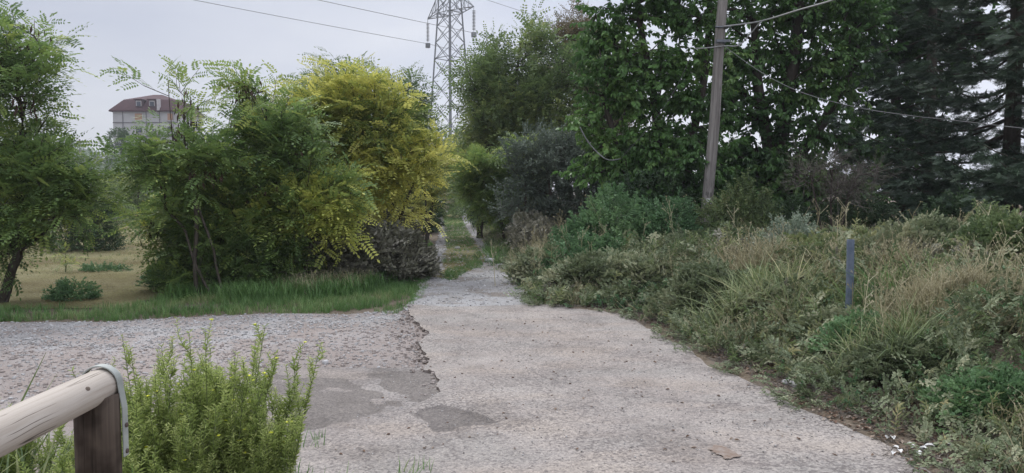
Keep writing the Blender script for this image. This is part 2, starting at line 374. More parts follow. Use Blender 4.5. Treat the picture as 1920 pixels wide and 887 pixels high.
# ---------------------------------------------------------------- terrain
BANK = np.array([gp(u, v) for u, v in [(868,392),(890,420),(912,455),(945,500),(985,545),(1020,578),(1100,584),(1180,592),(1250,625),(1330,672),(1430,722),(1530,772),(1640,812),(1760,872),(1860,960)]])
BANK = np.concatenate([[[-6.5, 140.]], BANK, [[4.0, -6.]]])
def seg_dist(p, poly):
    d = np.full(len(p), 1e9)
    for a, b in zip(poly[:-1], poly[1:]):
        ab = b-a; t = np.clip(((p-a)@ab)/(ab@ab), 0, 1); d = np.minimum(d, np.linalg.norm(p-a-t[:, None]*ab, axis=1))
    return d
def inside(p, poly):
    r = np.zeros(len(p), bool); n = len(poly)
    for i in range(n):
        a, b = poly[i], poly[(i+1) % n]
        k = (a[1] > p[:, 1]) != (b[1] > p[:, 1])
        xi = (b[0]-a[0])*(p[:, 1]-a[1])/(b[1]-a[1]+1e-12)+a[0]
        r ^= k & (p[:, 0] < xi)
    return r
BANKPOLY = np.concatenate([BANK, [[300, -6], [300, 140]]])
def H(p):
    """ground height: level, rising into a low earth bank right of the road"""
    p = np.atleast_2d(p)[:, :2]
    d = seg_dist(p, BANK)*np.where(inside(p, BANKPOLY), 1, -1) + .07*fbm(p, 3.0, 3)
    lip = np.clip((d+.42)/.35, 0, 1)
    t = np.clip((d-.1)/2.2, 0, 1); far = np.clip((d-2.5)/5, 0, 1)
    return -.02 + .068*lip*(1-.9*np.clip((p[:,1]-9.6)/1.2,0,1)) + .38*t*t*(3-2*t) + .10*far + .05*t*fbm(p, 1.7)
def Hs(x, y): return float(H(np.array([[x, y]]))[0])

def axis(lo, a, b, hi, st):
    core = np.arange(a, b, st); k = np.geomspace(.3, hi-b, 34); l = np.geomspace(.3, a-lo, 26)
    return np.concatenate([(a-l)[::-1], core, b+k])
gx = axis(-3500, -9, 14, 3500, .14); gy = axis(-60, -2, 32, 5000, .16)
X, Y = np.meshgrid(gx, gy); P2 = np.c_[X.ravel(), Y.ravel()]
Z = H(P2); nx, ny = len(gx), len(gy)
i, j = np.meshgrid(np.arange(nx-1), np.arange(ny-1)); a = (j*nx+i).ravel()
mb = MB(); mb.add(Tm(np.c_[P2, Z], np.stack([a, a+1, a+nx+1, a+nx], 1)))
M['soil'] = stonyground('soil', [(.10,.08,.06),(.16,.13,.10),(.22,.19,.15)], [(.07,.055,.04),(.13,.10,.07),(.17,.14,.09)], size=25, patch=1.5)
tag(mb.build('ground', [M['soil']], smooth=True), 'brown earth under the bushes and verges', 'ground', kind='structure')

def ragged(poly, amp=.06, step=.09, scale=3., seed=0, closed=True):
    o = []
    n = len(poly)
    for k in range(n):
        a, b = poly[k], poly[(k+1) % n]; l = np.linalg.norm(b-a); m = max(1, min(400, int(l/step)))
        for q in range(m): o.append(a+(b-a)*q/m)
    o = np.array(o); off = np.c_[fbm(o+seed*7.3, scale), fbm(o+91+seed*3.1, scale)]
    off += .5*np.c_[fbm(o+seed*1.3, scale*4, 2), fbm(o+31+seed, scale*4, 2)]
    return o+off*amp
def sheet(name, poly, z, mat, label, cat, thick=0., kind='structure', side=None, follow=False):
    zz = [z + (Hs(*p)+.02 if follow else 0) for p in poly]
    v = [Vector((p[0], p[1], h)) for p, h in zip(poly, zz)]
    tris = tessellate_polygon([v]); fs = [list(t) for t in tris]
    fs = [f if (v[f[1]]-v[f[0]]).cross(v[f[2]]-v[f[0]]).z > 0 else f[::-1] for f in fs]
    n = len(v); mi = [0]*len(fs)
    if thick:
        v += [Vector((p.x, p.y, p.z-thick)) for p in v[:n]]
        fs += [[k, (k+1) % n, n+(k+1) % n, n+k] for k in range(n)]; mi += [1]*n
    me = bpy.data.meshes.new(name); me.from_pydata([tuple(p) for p in v], [], fs); me.update()
    me.polygons.foreach_set('material_index', mi)
    return tag(link(name, me, [mat]+([side] if side else [])), label, cat, kind=kind)
def polyd(p, poly):
    """signed distance, positive inside"""
    return seg_dist(p, np.concatenate([poly, poly[:1]]))*np.where(inside(p, poly), 1, -1)
def zone(p, polys, soft, nscale=3.):
    v = np.zeros(len(p))
    for q in polys: v = np.maximum(v, np.clip(.5+(polyd(p, q)+soft*1.1*fbm(p, nscale*1.6, 4))/soft*.8, 0, 1))
    return v
def gridsheet(name, poly, zf, step, mat, label, cat, zone=None, thick=0., side=None, rect=None):
    """a sheet of small cells whose rim follows the ragged outline; zone says where another material shows"""
    lo, hi = poly.min(0), poly.max(0)
    if rect is None: xs = np.arange(lo[0]-step, hi[0]+step, step); ys = np.arange(lo[1]-step, hi[1]+step, step)
    else:
        xs = np.concatenate([np.arange(lo[0]-.5, rect[0], .5), np.arange(rect[0], rect[2], step), np.arange(rect[2], hi[0]+.5, .5)])
        ys = np.concatenate([np.arange(lo[1]-.5, rect[1], .5), np.arange(rect[1], rect[3], step), np.arange(rect[3], hi[1]+.5, .5)])
    X_, Y_ = np.meshgrid(xs, ys); P = np.c_[X_.ravel(), Y_.ravel()]; nx_ = len(xs)
    ins = inside(P, poly); i_, j_ = np.meshgrid(np.arange(len(xs)-1), np.arange(len(ys)-1)); a_ = (j_*nx_+i_).ravel()
    Q = np.stack([a_, a_+1, a_+nx_+1, a_+nx_], 1); Q = Q[ins[Q].any(1)]
    use = np.unique(Q); mp_ = np.full(len(P), -1); mp_[use] = np.arange(len(use)); P = P[use]; Q = mp_[Q]; ins = ins[use]
    out_ = np.where(~ins)[0]; A_ = poly; B_ = np.roll(poly, -1, 0); best = np.full(len(out_), 1e9); bp_ = P[out_].copy()
    for a0, b0 in zip(A_, B_):
        ab = b0-a0; d_ = P[out_]-a0; t_ = np.clip(d_@ab/max(ab@ab, 1e-9), 0, 1); c_ = a0+t_[:, None]*ab; dd = ((P[out_]-c_)**2).sum(1); k_ = dd < best; best[k_] = dd[k_]; bp_[k_] = c_[k_]
    P[out_] = bp_
    v = zone(P) if zone else np.zeros(len(P)); z = zf(P); V = np.c_[P, z]; mi = np.zeros(len(Q), int)
    if thick:
        e = np.sort(np.concatenate([Q[:, [0,1]], Q[:, [1,2]], Q[:, [2,3]], Q[:, [3,0]]]), 1); eo = np.concatenate([Q[:, [0,1]], Q[:, [1,2]], Q[:, [2,3]], Q[:, [3,0]]])
        _, ix, ct = np.unique(e[:, 0]*len(P)+e[:, 1], return_index=True, return_counts=True); rim = eo[ix[ct == 1]]
        n_ = len(V); V = np.concatenate([V, np.c_[P, z-thick]]); v = np.concatenate([v, v]); S_ = np.stack([rim[:, 1], rim[:, 0], rim[:, 0]+n_, rim[:, 1]+n_], 1)
        Q = np.concatenate([Q, S_]); mi = np.concatenate([mi, np.ones(len(S_), int)])
    mb = MB(); mb.add(Tm(V, Q, v, mi)); return tag(mb.build(name, [mat]+([side] if side else [])), label, cat, kind='structure')

# surfaces
asph = newmat('worn_asphalt')
def asphalt_mat(name, lo, hi, spot, other, size=85):
    m, t, b, o = newmat(name); nd = t.nodes; lk = t.links
    c = nd.new('ShaderNodeTexCoord')
    def noise(sc, det=5, ro=.6, st=(1,1,1)):
        mp = nd.new('ShaderNodeMapping'); mp.inputs['Scale'].default_value = st; lk.new(c.outputs['Object'], mp.inputs[0])
        n = nd.new('ShaderNodeTexNoise'); n.inputs['Scale'].default_value = sc; n.inputs['Detail'].default_value = det; n.inputs['Roughness'].default_value = ro; lk.new(mp.outputs[0], n.inputs['Vector']); return n
    def mix(f, a_, b_, bt='MIX'):
        m_ = nd.new('ShaderNodeMix'); m_.data_type = 'RGBA'; m_.blend_type = bt
        if isinstance(f, float): m_.inputs[0].default_value = f
        else: lk.new(f, m_.inputs[0])
        lk.new(a_, m_.inputs[6])
        if isinstance(b_, tuple): m_.inputs[7].default_value = (*b_, 1)
        else: lk.new(b_, m_.inputs[7])
        return m_.outputs[2]
    n1 = noise(.7, 7, .62); r1 = ramp(t, [lo, hi], n1.outputs[0], [.34, .64])
    nt_ = noise(.9, 3, .5, (1,2.2,1)); tint = ramp(t, [(.95,.975,.98),(1,1,1),(1.03,1.005,.97)], nt_.outputs[0], [.36,.5,.62])
    col = mix(1.0, r1.outputs[0], tint.outputs[0], 'MULTIPLY')
    at_ = nd.new('ShaderNodeAttribute'); at_.attribute_name = 'v'
    ne = noise(6, 9, .78); za = nd.new('ShaderNodeMath'); za.operation = 'MULTIPLY_ADD'; za.inputs[1].default_value = 1.1; lk.new(ne.outputs[0], za.inputs[0]); lk.new(at_.outputs['Fac'], za.inputs[2])
    zr = ramp(t, [(0,0,0),(.7,.7,.7),(1,1,1)], za.outputs[0], [.90, 1.02, 1.3]); 
    col = mix(zr.outputs[0], col, other)
    v = nd.new('ShaderNodeTexVoronoi'); v.inputs['Scale'].default_value = size; lk.new(c.outputs['Object'], v.inputs['Vector'])
    rv = ramp(t, [(.60,.60,.62),(.88,.88,.88),(1.08,1.07,1.05),(1.4,1.38,1.34)], v.outputs['Color'])
    col = mix(.9, col, rv.outputs[0], 'MULTIPLY')
    n2 = noise(42, 3, .65, (1,1.3,1)); n3 = noise(1.3, 6, .65)
    ad = nd.new('ShaderNodeMath'); ad.operation='MULTIPLY_ADD'; ad.inputs[1].default_value=.42; lk.new(n3.outputs[0], ad.inputs[0]); lk.new(n2.outputs[0], ad.inputs[2])
    rp = ramp(t, [(0,0,0),(1,1,1)], ad.outputs[0], [.76, .84]); ml = nd.new('ShaderNodeMath'); ml.operation='MULTIPLY'; ml.inputs[1].default_value=.75; lk.new(rp.outputs[0], ml.inputs[0])
    col = mix(ml.outputs[0], col, spot)
    nw = noise(2.2, 5, .6); wx = nd.new('ShaderNodeMix'); wx.data_type='RGBA'; wx.blend_type='LINEAR_LIGHT'; wx.inputs[0].default_value=.35
    lk.new(c.outputs['Object'], wx.inputs[6]); lk.new(nw.outputs['Color'], wx.inputs[7])
    ve = nd.new('ShaderNodeTexVoronoi'); ve.feature='DISTANCE_TO_EDGE'; ve.inputs['Scale'].default_value=.9; lk.new(wx.outputs[2], ve.inputs['Vector'])
    ce = ramp(t, [(1,1,1),(0,0,0)], ve.outputs['Distance'], [.004,.014]); nm = noise(.8, 3, .5); cm = ramp(t, [(0,0,0),(1,1,1)], nm.outputs[0], [.47,.56])
    mc = nd.new('ShaderNodeMath'); mc.operation='MULTIPLY'; lk.new(ce.outputs[0], mc.inputs[0]); lk.new(cm.outputs[0], mc.inputs[1])
    m6 = nd.new('ShaderNodeMath'); m6.operation='MULTIPLY'; m6.inputs[1].default_value=.6; lk.new(mc.outputs[0], m6.inputs[0]); col = mix(m6.outputs[0], col, spot)
    ns_ = noise(1.7, 8, .7); st_ = ramp(t, [(.80,.79,.78),(1,1,1),(1.06,1.06,1.05)], ns_.outputs[0], [.36,.5,.66]); col = mix(1.0, col, st_.outputs[0], 'MULTIPLY')
    lk.new(col, b.inputs['Base Color']); b.inputs['Roughness'].default_value=.88; b.inputs['Specular IOR Level'].default_value=.25
    hh = nd.new('ShaderNodeMath'); hh.operation='ADD'; lk.new(v.outputs['Distance'], hh.inputs[0]); lk.new(rp.outputs[0], hh.inputs[1])
    bp = nd.new('ShaderNodeBump'); bp.invert=True; bp.inputs['Strength'].default_value=.6; bp.inputs['Distance'].default_value=.007
    lk.new(hh.outputs[0], bp.inputs['Height']); lk.new(bp.outputs[0], b.inputs['Normal'])
    return m
bpy.data.materials.remove(asph[0])
M['asphalt'] = asphalt_mat('worn_asphalt', (.262,.234,.216), (.318,.290,.268), (.13,.115,.11), (.175,.158,.146))
M['old_asphalt'] = asphalt_mat('old_asphalt', (.225,.203,.19), (.28,.255,.24), (.12,.108,.10), (.172,.155,.143))
M['side_asphalt'] = noisemat('broken_edge', [(.09,.075,.065),(.22,.185,.165)], scale=18, bump=.8, rough=.95)
WG = [(.26,.26,.26),(.33,.33,.33),(.39,.385,.385),(.47,.47,.475)]
M['gravel'] = stonyground('white_gravel', WG, [(.17,.15,.13),(.24,.215,.19)], size=58, patch=1.4, soilpos=(.46,.60), big=[(.72,.70,.68),(1,1,1)], dist=.01)
M['road_gravel'] = stonyground('road_gravel', [(.25,.225,.21),(.29,.262,.248),(.33,.303,.29),(.40,.375,.36)], [(.27,.23,.21),(.32,.28,.258)], bump=.55, size=70, patch=1.6, soilpos=(.40,.56), big=[(.76,.74,.72),(1,1,1)], stones2=WG, dist=.01)
M['field'] = stonyground('field_soil', [(.15,.135,.065),(.255,.235,.12),(.36,.34,.19)], [(.13,.11,.055),(.27,.24,.11),(.21,.24,.09)], size=22, patch=.9, bump=1, dist=.04, big=[(.62,.56,.5),(1,1,1)])
M['pit'] = stonyground('pit_soil', [(.10,.09,.085),(.16,.15,.14),(.23,.21,.2)], [(.09,.075,.065),(.14,.12,.1)], size=40, patch=3)
M['debris'] = stonyground('plant_debris', [(.08,.06,.05),(.14,.11,.09),(.2,.16,.13)], [(.10,.075,.06),(.17,.13,.11)], size=30, patch=3)
M['rust'] = noisemat('rust_stain', [(.17,.12,.088),(.26,.225,.20)], scale=30, rough=.9)

fld = ragged(np.concatenate([[[-60,11],[-60,75],[-6,75]], [gp(330,440)], [gp(345,480)], [gp(350,545)], [gp(250,573)], [gp(0,580)]]), .15)
sheet('field', fld, -.008, M['field'], 'mown tan field of dry clippings beyond the green verge', 'field')
road = np.concatenate([[gp(*q) for q in [(-300,606),(0,604),(200,603),(350,594),(480,589),(640,590),(740,583),(772,572),(800,600),(860,700),(900,760),(900,860)]], [[-.3,-2],[-12,-2],[-14,8]]])
wb = np.array([gp(*q) for q in [(-300,608),(0,605),(200,603),(350,594),(480,589),(640,590),(740,583),(775,574),(772,598),(690,612),(560,625),(420,640),(300,655),(100,650),(-300,648)]])
tr = np.concatenate([[gp(*q) for q in [(770,577),(790,540),(806,510),(812,470),(822,440),(826,420),(830,400)]], [[-5.9,70],[-3.9,70]], [gp(*q) for q in [(880,400),(895,430),(925,470),(962,515),(1000,560),(1030,577)]]])
sheet('gravel_track', ragged(tr, .08), .009, M['gravel'], 'pale rutted gravel track running between the bushes', 'track')
gridsheet('gravel_road', ragged(road, .07), lambda p: 0*p[:,0], .12, M['road_gravel'], 'stony gravel road crossing to the left, pale by the verge and pinkish nearer', 'road', zone=lambda p: zone(p, [wb], .45, 1.2), rect=(-9,1,2,11))
cs = np.array([gp(*q) for q in [(830,398),(862,398),(872,425),(890,455),(905,482),(902,500),(870,512),(852,526),(826,522),(830,495),(836,460),(834,425)]])
sheet('track_middle', ragged(cs, .1), .0135, M['field'], 'grassy earth ridge between the two track ruts', 'ground')
oa = np.concatenate([[gp(*q) for q in [(470,705),(520,694),(600,692),(700,694),(835,690),(900,740),(1000,800),(950,900),(800,1000)]], [[-.8,1.0],[-2.6,1.0]], [gp(300,800)], [gp(400,740)]])
d1 = np.array([gp(*q) for q in [(500,712),(560,716),(640,726),(690,736),(745,768),(722,790),(680,800),(600,830),(540,825),(520,780),(500,745)]])
d2 = np.array([gp(*q) for q in [(690,706),(760,694),(812,694),(830,735),(828,752),(790,764),(750,752),(715,732)]])
d5 = np.array([gp(*q) for q in [(510,704),(640,716),(700,735),(760,765),(745,770),(680,742),(600,724),(510,716)]])
gridsheet('old_asphalt', ragged(oa, .05, scale=4), lambda p: .0155+0*p[:,0], .03, M['old_asphalt'], 'older lower layer of grey asphalt left of the road surface', 'asphalt',
    zone=lambda p: np.maximum(.75*zone(p, [d1], .16, 3.), np.maximum(zone(p, [d2], .10, 3.), .9*zone(p, [d5], .05, 4.))), thick=.014, side=M['side_asphalt'])
AEDGE = [(776,577),(768,592),(778,602),(801,625),(806,634),(786,648),(790,662),(803,682),(800,694),(817,706),(832,742),(800,760),(765,775),(722,800),(640,818),(560,850),(480,900),(380,990)]
top = np.concatenate([[gp(*q) for q in [(1120,578),(1040,574),(950,577),(850,580)]+AEDGE], [[-1.6,.6],[-1.6,-4],[4.3,-4]], [gp(*q) for q in [(2150,960),(2000,900),(1860,830),(1700,775),(1540,728),(1440,680),(1330,630),(1260,600),(1180,582)]]])
TOP = ragged(top, .035, .05, 7, 1)
d3 = np.array([gp(*q) for q in [(772,785),(785,773),(830,767),(885,779),(935,798),(910,808),(860,808),(845,816),(815,814),(782,800)]])
d4 = [gp(60+960,1200)+0, ]
def ztop(p): return .038 - .022*zone(p, [d3], .06, 4.) + .004*fbm(p, .9, 2)
gridsheet('asphalt_road', TOP, ztop, .045, M['asphalt'], 'worn pinkish-grey asphalt road end with a broken left edge', 'road',
    zone=lambda p: zone(p, [d3], .05, 4.), thick=.05, side=M['side_asphalt'], rect=(-3,3.2,4.6,10.6))
rs = np.array([gp(*q) for q in [(1330,850),(1345,846),(1365,853),(1384,861),(1390,869),(1372,875),(1352,868),(1338,860)]])
sheet('rust_stain', ragged(rs, .022, .008, 26, 5), .0425, M['rust'], 'rust-brown stain on the asphalt', 'stain')
db = np.concatenate([[gp(*q) for q in [(1060,580),(1170,590),(1260,634),(1340,680),(1440,728),(1530,776),(1620,826),(1700,880),(1790,960)]], [gp(*q) for q in [(2000,960),(1900,870),(1700,770),(1500,690),(1350,620),(1200,580)]]])
dbr = ragged(db, .10, .06, 5, 2)
#sheet('plant_debris', dbr, .045, M['debris'], 'strip of brown plant debris along the road edge', 'debris', kind='stuff', follow=True)

# ---------------------------------------------------------------- scatter on the ground
def in_poly(poly, n, g, dens=None):
    lo, hi = poly.min(0), poly.max(0); o = []; c = 0
    while c < n:
        p = g.uniform(lo, hi, (n*2, 2)); p = p[inside(p, poly)]
        if dens is not None: p = p[g.random(len(p)) < dens(p)]
        o.append(p); c += len(p)
        if len(o) > 60: break
    return np.concatenate(o)[:n]
def rock(g):
    t = (1+5**.5)/2
    # cube-sphere of 24 quads, squashed and knocked about
    n = 2; v = []; idx = {}; q = []
    for ax in range(3):
        for sg in (-1,1):
            for a_ in range(n):
                for b_ in range(n):
                    f = []
                    for (da,db_) in ((0,0),(1,0),(1,1),(0,1)):
                        p = [0,0,0]; p[ax]=sg; p[(ax+1)%3]=(a_+da)*2/n-1; p[(ax+2)%3]=(b_+db_)*2/n-1; p=tuple(p)
                        if p not in idx: idx[p]=len(v); v.append(p)
                        f.append(idx[p])
                    q.append(f if sg>0 else f[::-1])
    v = np.array(v, float); v = nrm(v)*.6+v*.25; v *= 1+g.normal(size=(len(v),1))*.13; v *= [1, g.uniform(.6,1), g.uniform(.4,.7)]
    return Tm(v, q)
ROCKS = many(rock, 6, 500)
M['stone'] = leafmat('loose_stone', [(.15,.14,.13),(.24,.23,.22),(.34,.335,.33),(.48,.475,.47)], trans=0, rough=.85)
M['redstone'] = leafmat('reddish_stone', [(.18,.15,.13),(.25,.215,.195),(.33,.295,.275)], trans=0, rough=.85)
def stones(name, poly, n, lo, hi, mat, label, z, g, vlo=0, vhi=1, dens=None):
    p = in_poly(poly, n, g, dens); s = lo*(hi/lo)**(g.random(len(p))**2.2)
    mb = MB(); zz = z + s*.15
    a = g.uniform(0, 6.28, len(p)); D = np.c_[np.cos(a), np.sin(a), g.normal(size=len(p))*.2]
    mb.scatter(ROCKS, np.c_[p, zz], D, s, r=g.uniform(.35+.5*vlo, vhi, len(p)), g=g)
    return tag(mb.build(name, [mat], smooth=False), label, 'gravel', kind='stuff')
g = np.random.default_rng(21)
stones('gravel', wb, 7000, .004, .022, M['stone'], 'loose pale crushed stones along the verge', .003, g)
stones('gravel', tr[(tr[:,1]<40)], 8000, .005, .028, M['stone'], 'loose pale stones in the ruts of the track', .01, g)
pk = np.array([gp(*q) for q in [(0,640),(300,650),(600,625),(770,600),(800,690),(700,692),(480,700),(300,780),(0,800)]])
stones('gravel', pk, 5000, .004, .026, M['redstone'], 'reddish and pale pebbles on the gravel road', 0, g)
stones('gravel', pk, 3500, .004, .022, M['stone'], 'grey pebbles mixed over the gravel road', 0, g, 0, .8)
# crumbs broken off along the asphalt edge
ed = ragged(np.array([gp(*q) for q in AEDGE[:11]]), .05, .02, 6, 4)[:-1]
ed = ed[ed[:,1] > 4.2]
pe = ed[g.integers(0, len(ed), 700)] + g.normal(size=(700,2))*[.09,.12]
mbk = MB(); ss = .006+.026*g.random(700)**3; a = g.uniform(0,6.28,700)
mbk.scatter(ROCKS, np.c_[pe, .012+ss*.2], np.c_[np.cos(a),np.sin(a),a*0], ss, r=g.uniform(.1,.9,700), g=g)
tag(mbk.build('rubble', [M['redstone']]), 'brown crumbs of broken asphalt along its ragged edge', 'rubble', kind='stuff')
# grit on the asphalt
pa = np.array([gp(*q) for q in [(800,600),(1100,600),(1300,680),(1700,880),(600,880)]])
p = in_poly(pa, 1500, g); mbk = MB(); ss = g.uniform(.002,.007,1500); a = g.uniform(0,6.28,1500)
mbk.scatter(ROCKS, np.c_[p, .038+ss*.3], np.c_[np.cos(a),np.sin(a),a*0], ss, r=g.uniform(0,1,1500), g=g)
tag(mbk.build('grit', [M['stone']]), 'fine grit scattered over the asphalt', 'grit', kind='stuff')

p = in_poly(pa, 170, g); mbk = MB(); n_ = len(p); a = g.uniform(0,6.28,n_)
mbk.scatter([leaf(.3,.18,.1), leaf(.2,.1,.2)], np.c_[p, np.full(n_,.042)], np.c_[np.cos(a),np.sin(a),a*0], g.uniform(.015,.04,n_), r=g.uniform(0,.8,n_), g=g)
tag(mbk.build('fallen_leaves', [M['litter']]), 'small dead leaves blown over the asphalt', 'leaves', kind='stuff')
UPZ = None
def zframes(n, g, tilt=.15):
    D = np.c_[np.cos(a:=g.uniform(0,6.28,n)), np.sin(a), g.normal(size=n)*tilt]; return D
def tufts(name, P, tms, lo, hi, mat, label, cat='grass', g=None, v=(0,.5), parent=None, kind='stuff', zoff=0.):
    g = g or rng; n = len(P); mb = MB(); z = H(P)+zoff
    mb.scatter(tms, np.c_[P, z], zframes(n, g), g.uniform(lo, hi, n), r=v[0]+(v[1]-v[0])*np.clip(.5+.5*fbm(P,1.3)+g.normal(size=n)*.15,0,1), g=g)
    return tag(mb.build(name, [mat]), label, cat, kind=kind)
g = np.random.default_rng(22)
vg = np.array([gp(*q) for q in [(-250,604),(0,602),(200,600),(350,591),(480,587),(600,588),(700,578),(765,560),(790,525),(806,500),(815,470),(800,450),(740,500),(620,530),(500,540),(340,545),(250,573),(0,580),(-250,590)]])
vg = ragged(vg, .12, .2, 2)
tufts('grass', in_poly(vg, 5200, g, lambda p: .25+.75*(fbm(p,1.6)>-.25)), T['tuft'], .04, .15, M['grass'], 'short green grass of the verge below the robinias', g=g, v=(-.15,.65))
v2 = np.array([gp(*q) for q in [(300,560),(480,540),(600,530),(760,500),(780,520),(640,560),(480,565)]])
tufts('grass', in_poly(v2, 900, g), T['tuft'], .18, .36, M['grass'], 'taller green grass at the foot of the bushes', g=g, v=(-.1,.3))
tufts('dry_grass', in_poly(np.array([gp(*q) for q in [(500,545),(560,525),(700,520),(680,545),(560,560)]]), 300, g), T['drytuft'], .2, .45, M['drygrass'], 'dead straw-coloured grass before the dry bramble', g=g, v=(0,.4))
den = lambda p: (fbm(p, 2.2) > -.1)
tufts('grass', in_poly(cs, 3200, g, den), T['tuft'], .05, .15, M['grass'], 'green grass strip down the middle of the track', g=g, v=(-.1,.4))
bl = np.array([gp(*q) for q in [(826,525),(850,528),(872,512),(905,500),(900,485),(870,500),(840,505)]])
tufts('grass', in_poly(bl, 500, g), T['tuft'], .05, .12, M['grass'], 'bright grass tufts at the near end of the track middle', g=g, v=(-.1,.25))
fr = np.array([gp(*q) for q in [(700,585),(770,560),(800,500),(810,520),(790,560),(740,592)]])
tufts('grass', in_poly(fr, 250, g), T['tuft'], .05, .12, M['grass'], 'low grass creeping onto the stones beside the track', g=g)
tufts('grass', g.normal(size=(130,2))*[.55,.35]+[-5.6,38], T['tuft'], .3, .6, M['grass'], 'green grass far down the track', g=g)
# field stubble and weeds
fp = np.c_[-(g.random(9000)**.8)*26-2.4, 11.5+g.random(9000)**1.3*30]; fp = fp[inside(fp, fld)]
tufts('stubble', fp, T['tuft'], .02, .07, M['drygrass'], 'dry mown stubble over the field', 'stubble', g=g, v=(-.2,.3))
fw = fp[(fbm(fp, .55) > .45)][:1500]
tufts('field_weeds', fw, T['tuft'], .05, .13, M['weedy'], 'low green and yellow weeds in the mown field', 'weeds', g=g)
# debris twigs and dead leaves at the road edge
p = in_poly(dbr, 1500, g); mbk = MB(); n = len(p); z = np.maximum(H(p),.038)+.012
a = g.uniform(0, 6.28, n); mbk.scatter(T['twig'], np.c_[p, z], np.c_[np.cos(a), np.sin(a), g.normal(size=n)*.1], g.uniform(.08,.3,n), r=g.uniform(-.2,.5,n), g=g)
k = in_poly(dbr, 3000, g); a = g.uniform(0,6.28,len(k))
mbk.scatter([leaf(.3,.15,.1)], np.c_[k, np.maximum(H(k),.038)+.006], np.c_[np.cos(a),np.sin(a),a*0], g.uniform(.02,.05,len(k)), r=g.uniform(0,1,len(k)), g=g, moff=1)
tag(mbk.build('twigs', [M['twig'], M['litter']]), 'dead twigs and leaves strewn along the road edge', 'debris', kind='stuff')
for k_, (u, v, s_, lab) in enumerate([(1475,731,.045,'flat cream stone at the road edge, the left of two'), (1494,737,.05,'rounder cream stone at the road edge, the right of two'),
    (858,467,.10,'pale flat stone in the middle of the track'), (1410,578,.05,'small pale stone under the bank foliage'),(920,492,.12,'large white stone on the right rut of the track'),
    (498,548,.05,'pale stone in the grass verge'),(610,682,.035,'pale chip on the gravel road')]):
    q = gp(u, v); mbk = MB(); zz = max(Hs(*q), .03 if u > 1000 else .005)
    mbk.scatter([rock(np.random.default_rng(40+k_))], np.array([[q[0], q[1], zz+s_*.25]]), np.array([[1,.3,.05]]), np.array([s_*1.2]), r=np.array([.85]))
    tag(mbk.build('stone', [M['stone']], base=(q[0], q[1], zz), smooth=True), lab, 'stone')
M['paper'] = noisemat('crumpled_paper', [(.5,.5,.48),(.75,.75,.73)], scale=20)
def scrap(name, u, v, n, spread, lab, z=None):
    q = gp(u, v); gg = np.random.default_rng(int(u)); mbk = MB(); zz = (max(Hs(*q), .038)+.012) if z is None else z
    for k in range(n):
        p = q + gg.normal(size=2)*spread; a_ = gg.uniform(0,6.28)
        mbk.add(placed(leaf(.35,.2,.1), [p[0],p[1],zz+.01*gg.random()], [math.cos(a_),math.sin(a_),.0], gg.uniform(.03,.065)))
    tag(mbk.build(name, [M['paper']], base=(q[0],q[1],zz)), lab, 'litter')
scrap('paper_scrap', 1712, 858, 10, [.09,.05], 'torn white paper scraps on the brown debris')
scrap('paper_scrap', 1668, 838, 2, [.02,.02], 'small white scrap by itself at the asphalt edge')

# ---------------------------------------------------------------- plants
def draw_paths(mb, paths, rads, sides=5, m=0):
    for p, r_ in zip(paths, rads):
        mb.tube(p, r_, 6 if r_[0] > .03 else (4 if r_[0] > .01 else 3), m=m, cap=False)
def grow(g, trunks, tips, tr_r, tipr=.005, expo=.45, up=.5, wig=.08):
    nodes = []; par = []; paths = []
    for t in trunks:
        t = np.asarray(t, float); pts = []
        for a_, b_ in zip(t[:-1], t[1:]):
            m_ = max(2, int(np.linalg.norm(b_-a_)/.2))
            pts += [a_+(b_-a_)*k/m_ for k in range(m_)]
        pts.append(t[-1]); pts = np.array(pts); pts[1:] += fbm(pts[1:]*1.0, 1.5, 2)[:, None]*np.array([.05,.05,0])
        st = len(nodes)
        for k, p in enumerate(pts): nodes.append(p); par.append(st+k-1 if k else -1)
        paths.append(list(range(st, st+len(pts))))
    NT = len(nodes); nd_ = np.array(nodes)
    dm = np.min(np.linalg.norm(tips[:, None]-nd_[None, ::2], axis=2), axis=1); order = np.argsort(dm)
    arr = np.zeros((NT+len(tips)*7, 3)); arr[:NT] = nd_; cnt = NT; ends = []; ntr = len(paths)
    for ti in order:
        tip = tips[ti]; d = np.linalg.norm(arr[:cnt]-tip, axis=1); c = d + 1.1*np.maximum(0, arr[:cnt, 2]-tip[2]+.15*d)
        j_ = int(np.argmin(c)); a_ = arr[j_]; l = d[j_]; k = int(np.clip(l/.22, 1, 6))
        ctrl = a_+(tip-a_)*.45+np.array([0,0,up*l*.35])
        ids = [j_]; pr = j_
        for q in range(1, k+1):
            t_ = q/k; p = (1-t_)**2*a_+2*t_*(1-t_)*ctrl+t_*t_*tip
            if q < k: p = p+g.normal(size=3)*wig*l*.3
            arr[cnt] = p; par.append(pr); pr = cnt; ids.append(cnt); cnt += 1
        paths.append(ids); ends.append(ids)
    par = np.array(par[:cnt]); w_ = np.zeros(cnt)
    leafn = [e[-1] for e in ends]; w_[leafn] = 1
    for k in range(cnt-1, -1, -1):
        if par[k] >= 0: w_[par[k]] += w_[k]
    w_ = np.maximum(w_, 1); rad = tipr*w_**expo; mx = rad[:NT].max(); rad *= 1; 
    f = tr_r/mx; rad = np.where(rad*f > tipr, np.maximum(rad*f, tipr), tipr) if f > 1 else np.maximum(rad*np.clip(f,0,1)**.5, tipr*.7)
    arr = arr[:cnt]
    P = [arr[i_] for i_ in paths]; Rd = []
    for q, i_ in enumerate(paths):
        rr = rad[i_].copy()
        if q >= ntr: rr[0] = rr[1] if len(rr) > 1 else rr[0]
        else: rr[0] = rr[0]*1.25
        Rd.append(rr)
    return P, Rd, [arr[e] for e in ends]
